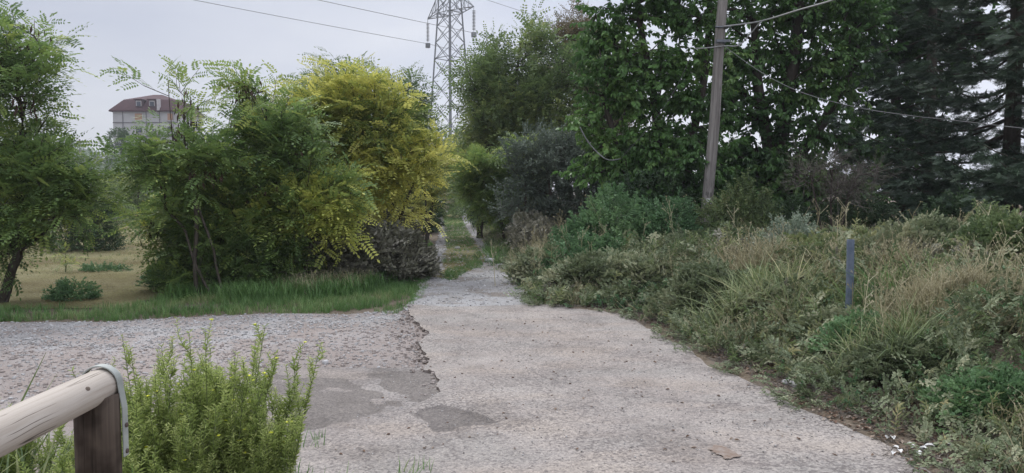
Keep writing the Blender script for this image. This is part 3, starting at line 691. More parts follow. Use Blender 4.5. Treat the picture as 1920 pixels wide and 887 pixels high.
def clump_tips(g, clumps, Y, n, depth=1., cl=.72):
    cs_ = np.array([[*at(c[0], c[1], Y+(c[4] if len(c) > 4 else 0)), c[2]*Y/F, c[3]*Y/F] for c in clumps])
    rx, rz = cs_[:, 3], cs_[:, 4]; ry = np.sqrt(rx*rz)*depth
    wt = (rx*rz)**1.1; wt /= wt.sum(); k = g.choice(len(cs_), n, p=wt)
    d = nrm(g.normal(size=(n, 3)))*(g.random((n, 1))**(1/2.6))
    m = max(3, n//7); kc = g.choice(len(cs_), m, p=wt); dc = nrm(g.normal(size=(m, 3)))*(g.random((m, 1))**(1/2.4))
    sub = cs_[kc, :3] + dc*np.c_[rx[kc], ry[kc], rz[kc]]; pick = g.integers(0, m, n); q = np.minimum(rx, rz)[kc[pick]][:, None]
    a_ = cs_[k, :3] + d*np.c_[rx[k], ry[k], rz[k]]; b_ = sub[pick] + g.normal(size=(n, 3))*q*[.34,.34,.22]
    use = g.random(n) < cl
    return np.where(use[:, None], b_, a_), cs_[k, :3]
def tree(name, label, cat, seed, Y, trunks, clumps, ntip, per, tms, size, leafm, bark, tr_r, vr=(0,.6), depth=1., group=None, up=.5,
         droop=0., pods=0, accent=None, tipr=.005, back=.55, cl=.72):
    g = np.random.default_rng(seed)
    tr3 = []
    for t in trunks:
        pts = [at(q[0], q[1], Y+(q[2] if len(q) > 2 else 0)) for q in t[1:]]
        b = t[0]; b2 = gp(*b[:2]) if b[1] > 375 else None
        bx = at(b[0], b[1], Y); zb = Hs(bx[0], bx[1]); base = np.array([bx[0], bx[1], zb-.03]); tr3.append([base]+pts)
    root = thing(name, tr3[0][0], label, cat, group)
    tips, cen = clump_tips(g, clumps, Y, ntip, depth, cl)
    tips[:, 2] = np.maximum(tips[:, 2], H(tips)+.12)
    P, Rd, ends = grow(g, tr3, tips, tr_r, tipr, up=up)
    mb = MB(); draw_paths(mb, P, Rd); mb.build('trunk', [bark], root, smooth=True)
    pos = []; dr = []
    for e in ends:
        e = np.asarray(e); 
        for q in range(per):
            t_ = 1-back*g.random()**1.3 if q else 1.
            f = t_*(len(e)-1); i_ = min(int(f), len(e)-2); p = e[i_]+(e[i_+1]-e[i_])*(f-i_)
            dd = nrm(e[i_+1]-e[i_]); pos.append(p); dr.append(dd*(.9 if q == 0 else .5))
    pos = np.array(pos); dr = np.array(dr)+g.normal(size=(len(pos),3))*[.55,.55,.35]+[0,0,.12-droop]
    vv = vr[0]+(vr[1]-vr[0])*np.clip(.5+.45*fbm(pos, 1.8)+g.normal(size=len(pos))*.16, 0, 1)
    if accent is not None: vv = vv+accent(pos)
    mb = MB(); mb.scatter(tms, pos, dr, size*g.uniform(.7,1.2,len(pos)), r=vv, g=g, roll=g.normal(size=len(pos))*.4)
    mb.build('crown', [leafm, bark], root)
    if pods:
        k = np.argsort(pos[:,1]+g.normal(size=len(pos))*.35-.25*pos[:,2])[:len(pos)//3]; k = g.choice(k, pods//2); pp = []; dd = []
        for i_ in k:
            for _ in range(34): pp.append(pos[i_]+g.normal(size=3)*[.10,.10,.13]); dd.append([g.normal()*.25, g.normal()*.25, -1])
        mb = MB(); mb.scatter([flatleaf(.14)], np.array(pp), np.array(dd), g.uniform(.08,.15,len(pp)), r=g.random(len(pp)), g=g, up=g.normal(size=(len(pp),3))*[1,1,.01])
        mb.build('seed_pods', [M['pods']], root)
    return root
ROBG = 'robinias on the left of the track'
A = at
# --- left of the track
tree('robinia_tree', 'robinia with a leaning trunk at the left edge of the field', 'tree', 101, 10.5,
     [[(-2,572),(22,520),(45,480),(42,400),(36,280),(34,120)],[(-90,600),(-80,400),(-60,200)],[(10,560),(50,470),(110,420)]],
     [(15,70,55,55),(40,115,60,50),(75,130,30,30),(20,185,70,50),(45,250,38,40),(15,270,60,50),(30,330,80,45),(90,330,40,30),(90,380,80,50),(150,395,60,35),(30,400,90,60),(60,450,80,30),(0,475,60,22),(-80,150,80,150),(-80,350,90,120)],
     230, 4, T['rob'], .45, M['robinia'], M['bark'], .06, (0,.6), .8, ROBG, pods=26)
tree('robinia_tree', 'green robinia with dark seed pods and a feathery top, centre of the left thicket', 'tree', 102, 12,
     [[(517,535),(514,460),(512,380),(508,280),(496,170)],[(450,530),(430,450),(420,350),(440,200)],[(560,530),(580,450),(600,330)]],
     [(480,128,12,16),(438,188,28,16),(500,185,40,30),(478,160,16,20),(400,212,18,12),(545,240,38,22),(430,256,36,18),(500,285,66,38),(575,290,44,40),(410,318,46,26),(460,350,85,40),(560,360,60,45),(370,385,52,38),(450,400,90,40),(330,420,45,35),(530,420,80,40),(600,400,50,35),(350,455,60,28),(350,490,50,22),(430,480,60,25),(480,455,80,25),(590,425,40,20)],
     290, 4, T['rob'], .50, M['robinia'], M['bark'], .05, (.02,.78), .85, ROBG, pods=46,
     accent=lambda p: .45*((p[:,0]-A(590,400,12)[0])**2+(p[:,2]-A(590,400,12)[2])**2 < .16))
tree('robinia_sapling', 'thin robinia sapling with arching feathery shoots before the apartment house', 'tree', 103, 11,
     [[(420,530),(400,470),(370,400),(340,320),(325,240),(310,150)],[(400,500),(340,430),(300,390)],[(370,400),(350,250),(345,180)]],
     [(303,140,12,6),(275,158,10,5),(335,172,10,10),(352,208,12,12),(330,232,14,8),(385,232,14,8),(305,275,20,8),(350,288,26,12),(270,320,30,14),(310,320,30,18),(290,360,40,16),(340,345,30,20),(370,310,40,30),(330,395,40,16)],
     62, 3, T['rob'], .46, M['robinia'], M['bark'], .03, (.1,.6), .7, ROBG, pods=14, up=.9)
tree('robinia_tree', 'bright yellow robinia beside the track entrance', 'tree', 104, 14,
     [[(668,470),(666,400),(662,320),(658,250),(645,170)],[(672,460),(690,350),(705,230)],[(700,470),(760,380),(790,300)]],
     [(630,168,36,18),(690,178,52,26),(640,205,62,34),(715,218,52,38),(610,240,50,40),(680,250,80,45),(750,262,45,36),(600,300,45,40),(660,310,80,40),(740,300,70,40),(800,298,36,26),(690,360,60,35),(730,340,60,35),(640,360,40,30),(715,390,45,24),(770,330,40,30)],
     360, 4, T['rob'], .50, M['yellow'], M['bark'], .055, (-.08,.66), .8, ROBG,
     accent=lambda p: -.22*(fbm(p, 1.1) > .35) + .25*(p[:,2] < 2.1))
tree('robinia_tree', 'green robinia rising behind the yellow one', 'tree', 105, 19,
     [[(740,440),(745,300),(750,180)],[(800,440),(790,330),(785,230)]],
     [(722,166,22,12),(752,170,26,14),(758,208,38,30),(778,225,20,34),(700,190,60,50),(640,180,60,50),(790,275,22,26),(760,270,60,50),(680,290,80,60),(770,350,50,50),(600,320,60,80),(650,380,60,40)],
     260, 3, T['rob'], .58, M['robinia_far'], M['bark'], .08, (0,.7), .7, ROBG)
tree('robinia_tree', 'green robinia behind the seed-pod tree', 'tree', 106, 17,
     [[(440,470),(440,350),(430,220)],[(560,470),(560,350),(550,230)]],
     [(470,225,28,20),(600,205,22,20),(560,245,36,26),(500,270,50,36),(440,310,40,24),(470,350,70,46),(570,310,60,60),(400,400,70,45),(520,410,90,40)],
     220, 3, T['rob'], .55, M['robinia_far'], M['bark'], .07, (.1,.8), .7, ROBG)
tree('robinia_tree', 'yellow-green robinia leaning over the far end of the track', 'tree', 107, 24,
     [[(800,430),(812,350),(820,290)]],
     [(835,305,30,18),(858,305,18,12),(808,325,32,22),(785,350,36,26),(770,400,30,22)],
     150, 4, T['robfar'], .5, M['yellow'], M['bark'], .07, (-.1,.45), .8, ROBG)
tree('robinia_sapling', 'small yellow-leaved sapling in the dry field', 'tree', 109, 14.5, [[(122,505),(122,490),(124,478)]], [(122,488,14,12)], 9, 2, T['rob'], .2, M['yellow'], M['stem'], .01, (-.2,.3))
tree('yellow_bush', 'low yellow-leaved robinia shoots at the field side of the thicket', 'shrub', 110, 14, [[(330,470),(325,430),(320,405)]], [(325,408,30,12),(300,410,14,10),(350,400,25,12)], 34, 4, T['rob'], .3, M['yellow'], M['bark'], .02, (.2,.7))

def shrub(name, label, cat, seed, c, rad, n, tms, size, leafm, stemm, vr=(0,.6), group=None, z0=None, lump=.25, updir=.4, fill=.35, stems=14, low=0., rollr=.5, child='foliage', extra=None):
    """dome of leafy sprigs c=(x,y), rad=(rx,ry,h)"""
    g = np.random.default_rng(seed); zb = Hs(*c) if z0 is None else z0
    root = thing(name, (c[0], c[1], zb), label, cat, group)
    d = g.normal(size=(n, 3)); d[:, 2] = np.abs(d[:, 2]); d = nrm(d); d[:, 2] *= 1
    k = 1+lump*fbm(d*1.0+seed, 2.6, 3)
    rr = np.where(g.random(n) < fill, g.uniform(.3,.9,n), g.uniform(.82,1.03,n))*k
    P = d*rr[:, None]*np.array(rad); P[:, 0] += c[0]; P[:, 1] += c[1]
    hz = H(P); P[:, 2] = np.maximum(P[:, 2]*1.0+zb, hz+.03)
    D = d*[1,1,.8]+g.normal(size=(n,3))*.45+[0,0,updir]
    vv = vr[0]+(vr[1]-vr[0])*np.clip(.5+.45*fbm(P, 3.0)+g.normal(size=n)*.18, 0, 1)
    P = P - nrm(D)*size*.4
    mb = MB(); mb.scatter(tms, P, D, size*g.uniform(.65,1.25,n), r=vv, g=g, roll=g.normal(size=n)*rollr)
    if extra: extra(mb, g, P, root)
    mb.build(child, [leafm, stemm], root)
    if stems:
        mb = MB()
        for q in g.choice(n, min(stems, n), replace=False):
            b = np.array([c[0], c[1], zb])+g.normal(size=3)*[rad[0]*.15, rad[1]*.15, 0]; e = P[q]; b[2] = Hs(b[0], b[1])-.02
            m_ = (b+e)/2+[0,0,.15*rad[2]]
            ts_ = np.linspace(0,1,6)[:, None]; pp = (1-ts_)**2*b+2*ts_*(1-ts_)*m_+ts_**2*e
            mb.tube(pp, np.linspace(.008,.003,6)*max(1,rad[2]), 3, r=.3, cap=False)
        mb.build('stems', [M['twig']], root)
    return root
def px(u, Y): return ((u-960)/F*Y, Y)      # (x, y) of a plant seen at column u, Y metres away
def topz(v, Y): return A(960, v, Y)[2]

# dark shrubs and brambles left
shrub('dark_shrub', 'round dark evergreen bush standing in the mown field', 'shrub', 201, px(160,20), (.85,.8,2.1), 1500, T['small'], .26, M['dark'], M['twig'], lump=.2)
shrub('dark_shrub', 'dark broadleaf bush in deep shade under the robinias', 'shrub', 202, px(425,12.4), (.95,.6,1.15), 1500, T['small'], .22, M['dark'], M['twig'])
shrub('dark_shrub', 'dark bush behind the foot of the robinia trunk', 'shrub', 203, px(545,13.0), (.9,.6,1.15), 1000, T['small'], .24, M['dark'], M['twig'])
shrub('robinia_suckers', 'low green robinia suckers spreading at the left foot of the thicket', 'shrub', 211, px(395,11.6), (.85,.45,1.0), 260, T['rob'], .38, M['robinia'], M['bark'], vr=(0,.4), updir=.1)
shrub('robinia_suckers', 'low green robinia suckers drooping beside the trunk foot', 'shrub', 212, px(490,12.0), (.6,.4,1.05), 150, T['rob'], .38, M['robinia'], M['bark'], vr=(-.1,.3), updir=.1)
shrub('bramble_bush', 'greyish half-dead bramble mound at the left of the track', 'bramble', 204, px(650,13.4), (1.25,.85,.82), 2000, T['bramble'], .38, M['drybramble'], M['twig'], vr=(0,.65))
shrub('bramble_bush', 'brown dry bramble nearest the left rut of the track', 'bramble', 205, px(700,15.6), (.75,1.2,.72), 1100, T['bramble'], .34, M['drybramble'], M['twig'], vr=(-.1,.5))
shrub('bramble_bush', 'dry bramble under the yellow tree, further along the track', 'bramble', 206, px(722,19.0), (.75,2.0,1.05), 1200, T['bramble'], .45, M['drybramble'], M['twig'], vr=(-.1,.45))
shrub('bramble_bush', 'low green bramble creeping on the verge below the dead one', 'bramble', 207, px(640,12.9), (.8,.4,.35), 350, T['bramble'], .26, M['bramble'], M['twig'])
shrub('leafy_shrub', 'green broadleaf shrub at the left foot of the thicket', 'shrub', 208, px(345,12.2), (.55,.5,.55), 330, T['bramble'], .3, M['nettle'], M['twig'])
shrub('leafy_weed', 'low dark green weed clump at the verge below the field', 'weed', 209, px(128,10.8), (.32,.25,.24), 160, T['nettle'], .16, M['nettle'], M['stem'], stems=0)
shrub('leafy_weed', 'flat green weed patch out in the mown field', 'weed', 210, px(190,14.8), (.45,.35,.1), 120, T['nettle'], .14, M['nettle'], M['stem'], stems=0)
for k, (u, Y, rx, ry, h, lab) in enumerate([(770,30,1.0,3.5,1.9,'dark leafy bush crowding the far left of the track'), (945,33,1.2,3.5,1.8,'dark leafy bush at the far right of the track'), (772,44,1.8,6,3.4,'tall green bush at the far left end of the track'),(915,46,2.4,6,3.4,'tall green bush at the far right end of the track')]):
    shrub('track_bush', lab, 'shrub', 220+k, px(u,Y), (rx,ry,h), 900, T['far'], .5, M['robinia_far'] if k > 1 else M['dark'], M['twig'])
shrub('bare_bush', 'pale dry bush closing the end of the track', 'shrub', 225, px(828,60), (1.3,1,2.2), 500, T['twig'], .9, M['drygrass'], M['twig'], stems=0)
for k, (u, Y, h, lab) in enumerate([(770,72,6,'tree at the left of the track end'),(860,75,6.5,'green tree closing the view at the track end'),(930,60,6,'green tree behind the far right bushes')]):
    shrub('far_tree', lab, 'tree', 226+k, px(u,Y), (3,3,h), 900, T['far'], .9, M['robinia_far'], M['twig'])

# --- background left: olives, hedges, trees by the building
def fartree(name, label, seed, u, Y, vtop, wpx, leafm, n=700, size=None, vr=(0,.8), cat='tree', vbot=None, grp=None):
    g = np.random.default_rng(seed); c = px(u, Y); h = topz(vtop, Y); rx = wpx/2*Y/F
    base = np.array([c[0], c[1], -.02]); root = thing(name, base, label, cat, grp)
    zc = h*.55; rz = h*.47; s_ = size or rx*.28
    d = nrm(g.normal(size=(n,3))); k = 1+.25*fbm(d+seed, 2.4, 3); P = np.array([c[0], c[1], zc])+d*(np.where(g.random(n)<.4, g.uniform(.3,.9,n), 1)*k)[:, None]*[rx, rx*.8, rz]
    P[:, 2] = np.maximum(P[:, 2], .15)
    vv = vr[0]+(vr[1]-vr[0])*np.clip(.5+.4*fbm(P, 1.2)+g.normal(size=n)*.2, 0, 1)
    mb = MB(); mb.scatter(T['far'], P-nrm(d)*s_*.4, d+g.normal(size=(n,3))*.5+[0,0,.3], s_*g.uniform(.6,1.2,n), r=vv, g=g); mb.build('crown', [leafm, M['bark']], root)
    mb = MB(); mb.tube([base, base+[0,0,zc*.6], [c[0], c[1], zc+rz*.5]], [h*.03, h*.022, h*.01], 6)
    for q in range(6): mb.tube([base+[0,0,zc*.5], P[q]], [h*.012, h*.004], 4)
    mb.build('trunk', [M['bark']], root)
    return root
OL = 'olive trees beyond the field'
for k, (u, Y, vt, wp, lab) in enumerate([(150,48,278,90,'silvery olive tree nearest the far-left robinia'),(205,55,290,80,'silvery olive tree left of the round dark one'),(262,60,300,70,'smaller silvery olive tree behind the arching shoots')]):
    fartree('olive_tree', lab, 240+k, u, Y, vt, wp, M['olive'], grp=OL)
fartree('round_tree', 'round dark green tree in front of the apartment house', 250, 232, 95, 246, 72, M['dark'], n=900, vr=(.5,1.3))
for k, (u, Y, vt, wp, m, lab) in enumerate([(310,80,300,90,'robinia_far','green tree below the apartment house wall'),(380,85,270,90,'robinia_far','green tree right of the apartment house'),(60,60,250,110,'robinia_far','tall green tree behind the far-left robinia'),
    (110,95,282,60,'robinia_far','distant green tree under the two far poles'),(200,38,335,70,'robinia_far','green shrub tree beyond the field, below the olives'),(260,42,325,80,'robinia_far','green shrub tree left of the brown heap'),(330,45,320,80,'robinia_far','green shrub tree right of the brown heap'),
    (420,48,300,90,'robinia_far','green tree behind the left thicket'),(500,50,290,90,'robinia_far','green tree behind the centre of the left thicket'),(590,55,280,100,'robinia_far','green tree behind the yellow robinia'),(680,60,270,100,'robinia_far','farthest green tree left of the pylon foot'),
    (-60,50,260,150,'robinia_far','tall green tree past the left end of the field'),(10,42,320,110,'robinia_far','green bush tree at the left end of the field')]):
    fartree('leafy_tree', lab, 260+k, u, Y, vt, wp, M[m], vr=(.2,1), grp='green trees beyond the field')
shrub('brush_heap', 'low brown heap of dead brush at the far side of the field', 'heap', 280, px(290,43), (2.3,1,.75), 600, T['twig'], .8, M['twig'], M['twig'], stems=0, updir=0)
shrub('crop_rows', 'bright green low crop strip at the far edge of the field', 'crop', 281, px(248,37), (1.6,2.2,.22), 350, T['small'], .3, M['weedy'], M['stem'], stems=0)
# --- right of the track
RG = 'trees on the right of the track'
tree('robinia_tree', 'tall green robinia right of the pylon', 'tree', 301, 25,
     [[(960,440),(955,330),(960,200),(975,80)],[(900,430),(905,350),(930,200)],[(1030,430),(1020,300),(1030,150)]],
     [(985,85,32,24),(955,110,40,25),(925,120,28,26),(1010,120,50,35),(920,165,38,35),(990,165,60,40),(1050,150,50,45),(905,205,25,25),(950,215,60,40),(1020,220,70,45),(900,250,30,28),(950,265,60,40),(1030,280,80,50),(890,300,28,24),(940,320,60,40),(895,345,40,28),(960,370,70,30)],
     360, 4, T['robfar'], .85, M['robinia_far'], M['bark'], .12, (-.1,.7), .8, RG,
     accent=lambda p: .35*((p[:,2] < 4.2) & (fbm(p, .9) > 0)))
tree('brown_tree', 'brownish thin-leaved tree behind the tall robinia', 'tree', 302, 29,
     [[(1085,430),(1085,250),(1080,60)]], [(1085,50,30,28),(1065,80,40,28),(1100,90,35,40),(1060,130,40,35),(1100,160,50,50),(1120,230,60,60)],
     260, 4, T['robfar'], .6, M['brownish'], M['bark'], .12, (0,1), .8, RG)
tree('robinia_shrub', 'yellow-green young robinia at the right of the track', 'tree', 303, 21,
     [[(948,450),(935,400),(915,340)],[(965,450),(960,380),(955,320)]], [(900,330,35,25),(885,352,20,18),(925,330,45,28),(960,300,40,28),(925,385,30,22),(965,370,45,28)],
     200, 4, T['rob'], .45, M['robinia'], M['bark'], .04, (.1,.65), .8, RG)
tree('blackthorn_shrub', 'grey-green thorny shrub beside the big broadleaf tree', 'shrub', 304, 18.5,
     [[(1040,450),(1035,380),(1020,290)],[(1090,450),(1095,380),(1100,300)],[(1000,450),(990,400),(985,340)]],
     [(1020,265,45,30),(990,300,40,35),(1060,300,60,38),(1120,320,45,38),(1010,345,50,38),(1080,355,60,35),(970,380,35,28),(1130,375,40,28),(1040,400,60,28)],
     560, 4, T['tiny'], .40, M['greyshrub'], M['bark_pale'], .04, (-.2,.8), .8)
tree('broadleaf_tree', 'big broadleaf tree left of the leaning wooden pole', 'tree', 305, 16,
     [[(1240,440),(1235,330),(1225,180),(1200,40)],[(1240,440),(1290,300),(1320,150),(1330,20)],[(1235,380),(1160,280),(1130,180)]],
     [(1160,30,50,45),(1120,80,30,55),(1220,20,70,50),(1300,30,60,50),(1150,110,60,50),(1230,110,60,50),(1310,110,60,50),(1130,180,50,45),(1190,190,60,45),(1260,190,60,45),(1330,190,50,50),(1110,235,35,28),(1160,260,60,40),(1240,265,60,40),(1310,270,55,45),(1180,320,60,40),(1250,340,70,45),(1320,345,50,45),(1200,380,70,30),(1290,400,60,25),(1240,300,110,60),(1260,380,100,40),(1210,330,90,50),(1130,300,40,40),(1250,-60,160,50)],
     500, 5, T['broad'], .46, M['broad'], M['bark'], .13, (0,.75), .8, RG, droop=.35, cl=.3)
tree('broadleaf_tree', 'big broadleaf tree with a dark forked trunk right of the wooden pole', 'tree', 306, 17.5,
     [[(1435,440),(1440,350),(1440,280),(1420,150),(1410,20)],[(1440,330),(1500,290),(1550,220),(1600,120)],[(1440,290),(1480,150),(1500,10)]],
     [(1380,20,60,50),(1450,20,60,50),(1530,20,60,50),(1600,30,50,50),(1380,110,55,50),(1450,110,60,50),(1520,110,60,45),(1590,110,50,50),(1400,200,60,45),(1470,200,60,45),(1550,190,60,45),(1390,290,45,35),(1500,260,60,35),(1580,260,50,40),(1360,350,40,35),(1480,360,60,30),(1450,340,90,55),(1430,300,60,50),(1500,390,80,30),(1440,330,100,60),(1380,360,60,50),(1400,390,50,25),(1540,330,60,35),(1600,350,50,40),(1480,-60,180,50)],
     540, 5, T['broad'], .48, M['broad'], M['bark'], .20, (-.1,.7), .8, RG, droop=.35, cl=.3)
tree('broadleaf_tree', 'broadleaf tree mixed with the conifers at the far right', 'tree', 307, 20,
     [[(1700,440),(1690,300),(1670,100)]],
     [(1640,20,60,50),(1720,30,60,50),(1640,120,60,45),(1710,140,50,45),(1650,220,60,40),(1720,240,50,50),(1660,320,60,45),(1740,350,60,45),(1800,60,60,60)],
     220, 5, T['broad'], .54, M['broad'], M['bark'], .15, (-.2,.5), .8, RG, droop=.3, cl=.3)

def fir(label, seed, u, Y, vtop, rbase, nlay, zlo=.5):
    g = np.random.default_rng(seed); c = px(u, Y); h = topz(vtop, Y); zb = Hs(*c); base = np.array([c[0], c[1], zb-.03]); root = thing('fir_tree', base, label, 'tree', 'fir trees at the right')
    mb = MB(); mb.tube([base, [c[0]+.03, c[1], h*.5], [c[0], c[1], h]], [.17,.12,.02], 8)
    P=[]; D=[]; Uu=[]
    for k in range(nlay):
        z = zlo+(h-zlo)*(k/nlay)**.95; l0 = rbase*(1-z/h)**.75+.3
        for q in range(g.integers(4,6)):
            a_ = g.uniform(0,6.28); l = l0*g.uniform(.65,1.1); dz = -.12*l
            d = np.array([math.cos(a_), math.sin(a_), 0]); ts_ = np.linspace(0,1,7)
            pts = np.array([[c[0],c[1],z]])+d*l*ts_[:,None]+np.array([0,0,1])*(dz*ts_+.25*l*ts_**2-.12*l*np.sin(ts_*3))[:,None]
            mb.tube(pts, np.linspace(.03,.006,7), 4, cap=False)
            m_ = int(l*17)+4
            for _ in range(m_):
                t_ = g.uniform(.15,1.02); i_ = min(int(t_*6),5); p = pts[i_]+(pts[i_+1]-pts[i_])*(t_*6-i_)
                sd_ = g.choice([-1,1]); off = np.array([-d[1],d[0],0])*sd_; sl = l*.38*(1.15-t_)+.08
                dd = d*.8+off*.8+[0,0,g.uniform(-.25,.05)]
                for kk in range(2): P.append(p+nrm(dd)*sl*kk*.55+g.normal(size=3)*.03); D.append(dd+g.normal(size=3)*.15)
            P.append(pts[-1]-d*.1); D.append(d)
    mb.build('trunk', [M['bark']], root, smooth=True)
    P = np.array(P); D = np.array(D); n = len(P); mb = MB()
    mb.scatter(T['fir'], P, D, g.uniform(.15,.28,n), r=np.clip(g.normal(size=n)*.22+.3+.2*fbm(P,1.5),-.2,.9), g=g, roll=g.normal(size=n)*.7)
    mb.build('crown', [M['fir']], root)
fir('large dark fir at the right edge with a bare lower trunk', 320, 1890, 14, -420, 3.2, 30)
fir('dark fir behind the dead brown bush', 321, 1735, 19, -260, 3.0, 23)
fir('fir partly outside the right edge, paler branch tips', 322, 2060, 11.5, -420, 2.6, 23)

tree('dead_shrub', 'dead brown leafless shrub under the dark trees', 'shrub', 330, 12.5, [[(1560,430),(1558,380),(1562,310)],[(1565,430),(1590,370),(1610,330)],[(1550,430),(1530,370),(1520,320)]],
     [(1560,310,50,25),(1610,330,40,30),(1520,320,35,28),(1570,360,70,25)], 120, 4, T['twig'], .35, M['twig'], M['bark'], .02, (0,.5))
SB = 'leafy shrubs on the right bank'
shrub('thorn_thicket', 'dark thicket behind the grey-green thorny shrub', 'shrub', 331, px(1070,23), (2.0,1.3,2.1), 1000, T['small'], .42, M['greyshrub'], M['twig'], vr=(-.3,.5))
def rshrub(label, seed, u, Y, vtop, wpx, n, kind, size, mat, vr=(0,.7), name='leafy_shrub', cat='shrub', ry=None, **k):
    c = px(u, Y); zb = Hs(*c); h = max(.15, topz(vtop, Y)-zb); rx = wpx/2*Y/F
    return shrub(name, label, cat, seed, c, (rx, ry or rx*.8, h), n, T[kind], size, M[mat], M['twig'], vr=vr, **k)
rshrub('dense green nettle-like shrub, the largest before the leaning pole', 340, 1140, 13.5, 378, 210, 1700, 'nettle', .22, 'nettle', group=SB)
rshrub('green shrub just left of the leaning pole base', 341, 1250, 13.2, 380, 130, 900, 'nettle', .22, 'nettle', group=SB, vr=(-.2,.5))
rshrub('olive-green shrub right of the leaning pole base', 342, 1390, 13.6, 350, 150, 1000, 'small', .26, 'weedy', vr=(-.4,.4), group=SB)
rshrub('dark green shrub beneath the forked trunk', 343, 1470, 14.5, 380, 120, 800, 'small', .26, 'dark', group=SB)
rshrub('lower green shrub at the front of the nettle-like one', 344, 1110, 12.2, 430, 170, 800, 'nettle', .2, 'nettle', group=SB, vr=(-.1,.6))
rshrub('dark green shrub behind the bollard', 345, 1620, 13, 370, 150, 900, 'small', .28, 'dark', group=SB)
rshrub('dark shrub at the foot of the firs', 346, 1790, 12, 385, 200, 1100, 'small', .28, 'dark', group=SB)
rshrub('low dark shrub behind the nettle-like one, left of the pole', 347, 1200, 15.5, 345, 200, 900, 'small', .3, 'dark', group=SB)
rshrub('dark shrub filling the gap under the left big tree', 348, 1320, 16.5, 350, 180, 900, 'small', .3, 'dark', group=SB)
BG = 'brambles covering the right bank'
rshrub('pale dry bramble and stalks by the right rut of the track', 350, 1008, 18, 405, 90, 700, 'bramble', .35, 'drybramble', name='bramble_bush', cat='bramble', group=BG, vr=(.1,.8), ry=1.6)
rshrub('brown dry stalks behind the pale bramble by the track', 351, 1020, 20, 385, 110, 600, 'twig', .5, 'drygrass', name='dry_weed', cat='weed', vr=(-.6,.1), ry=1.2)
rshrub('low green bramble where the track meets the asphalt', 352, 1030, 12.6, 480, 130, 700, 'bramble', .28, 'bramble', name='bramble_bush', cat='bramble', group=BG, vr=(0,.6))
rshrub('grey-green bramble hanging over the asphalt corner', 353, 1130, 10.9, 492, 190, 1300, 'bramble', .26, 'bramble', name='bramble_bush', cat='bramble', group=BG, vr=(.1,.8))
rshrub('grey-green bramble mound right of the asphalt corner', 354, 1225, 10.4, 500, 120, 800, 'bramble', .26, 'bramble', name='bramble_bush', cat='bramble', group=BG, vr=(0,.7))
rshrub('bramble mound leaning over the road edge, mid bank', 355, 1340, 8.6, 530, 190, 1300, 'bramble', .25, 'bramble', name='bramble_bush', cat='bramble', group=BG, vr=(0,.6))
rshrub('green bramble in front of the grass, left of the bollard', 356, 1460, 7.8, 560, 150, 1000, 'bramble', .23, 'bramble', name='bramble_bush', cat='bramble', group=BG)
rshrub('low bramble at the foot of the bollard', 357, 1600, 6.7, 612, 150, 600, 'bramble', .18, 'bramble', name='bramble_bush', cat='bramble', group=BG)
rshrub('yellowing leafy bramble behind the bollard', 358, 1600, 9.3, 455, 230, 1300, 'bramble', .26, 'weedy', name='bramble_bush', cat='bramble', group=BG, vr=(-.3,.5))
rshrub('mixed bramble with pale seed stalks right of the bollard', 359, 1740, 8.6, 425, 230, 1400, 'bramble', .26, 'bramble', name='bramble_bush', cat='bramble', group=BG, vr=(0,.8))
rshrub('brownish bramble at the right edge under the fir', 360, 1880, 7.6, 440, 220, 1400, 'bramble', .25, 'weedy', name='bramble_bush', cat='bramble', group=BG, vr=(-.5,.3))
rshrub('bright green bramble in the lower right corner', 361, 1890, 4.75, 770, 260, 2200, 'bramble', .115, 'nettle', name='bramble_bush', cat='bramble', group=BG, vr=(0,.7))
rshrub('dark bramble under the pale grass hummock', 362, 1720, 5.6, 660, 200, 1500, 'bramble', .13, 'bramble', name='bramble_bush', cat='bramble', group=BG, vr=(-.2,.4))
rshrub('green leaves between bollard and pale grass hummock', 363, 1640, 6.2, 620, 150, 700, 'bramble', .18, 'nettle', name='bramble_bush', cat='bramble', group=BG, vr=(0,.6))
rshrub('silvery leaved plant among dry grass behind the bollard', 364, 1480, 10.5, 425, 110, 700, 'tiny', .3, 'olive', name='silvery_weed', cat='weed', vr=(-.2,.5))
rshrub('bramble mound at the right picture edge beside pale grass', 365, 1900, 6.2, 560, 180, 1700, 'bramble', .14, 'bramble', name='bramble_bush', cat='bramble', group=BG, vr=(0,.6))
rshrub('green shrub in front of the fir trunk', 366, 1850, 9.8, 400, 190, 1000, 'small', .24, 'weedy', group=SB, vr=(-.4,.3))

def clump(name, label, cat, seed, c, rad, n, tms, lo, hi, mat, vr=(0,.5), group=None, lean=.3, out=.5, child='blades'):
    g = np.random.default_rng(seed); root = thing(name, (c[0], c[1], Hs(*c)), label, cat, group)
    p = g.normal(size=(n,2))*.5; P = p*rad[:2]+np.array(c); z = H(P)+(rad[2] if len(rad) > 2 else 0)*np.exp(-(p**2).sum(1)*1.5)
    mb = MB(); up = np.c_[p*out, np.ones(n)]+g.normal(size=(n,3))*lean*[1,1,0]
    # blades grow along local +Z: make frames with +Y as the rest axis
    a_ = g.uniform(0,6.28,n); y = np.c_[np.cos(a_), np.sin(a_), np.zeros(n)]; up = nrm(up); y = nrm(y-up*(y*up).sum(1,keepdims=True)); x = np.cross(y, up)
    Mx = np.stack([x, y, up], 2); ch = g.integers(0, len(tms), n); s_ = g.uniform(lo, hi, n); vv = g.uniform(vr[0], vr[1], n)
    for i_, t in enumerate(tms):
        k = ch == i_; mb.add(t, Mx[k], np.c_[P, z][k], s_[k], vv[k])
    mb.build(child, [mat, M['twig']], root); return root
DG = 'dry grass clumps on the right bank'
clump('dry_grass_clump', 'pale dry grass hummock near the lower right corner', 'grass', 401, px(1790,6.1), (.9,.5,.42), 330, T['drytuft'], .12, .28, M['drygrass'], (0,.5), DG, out=.9)
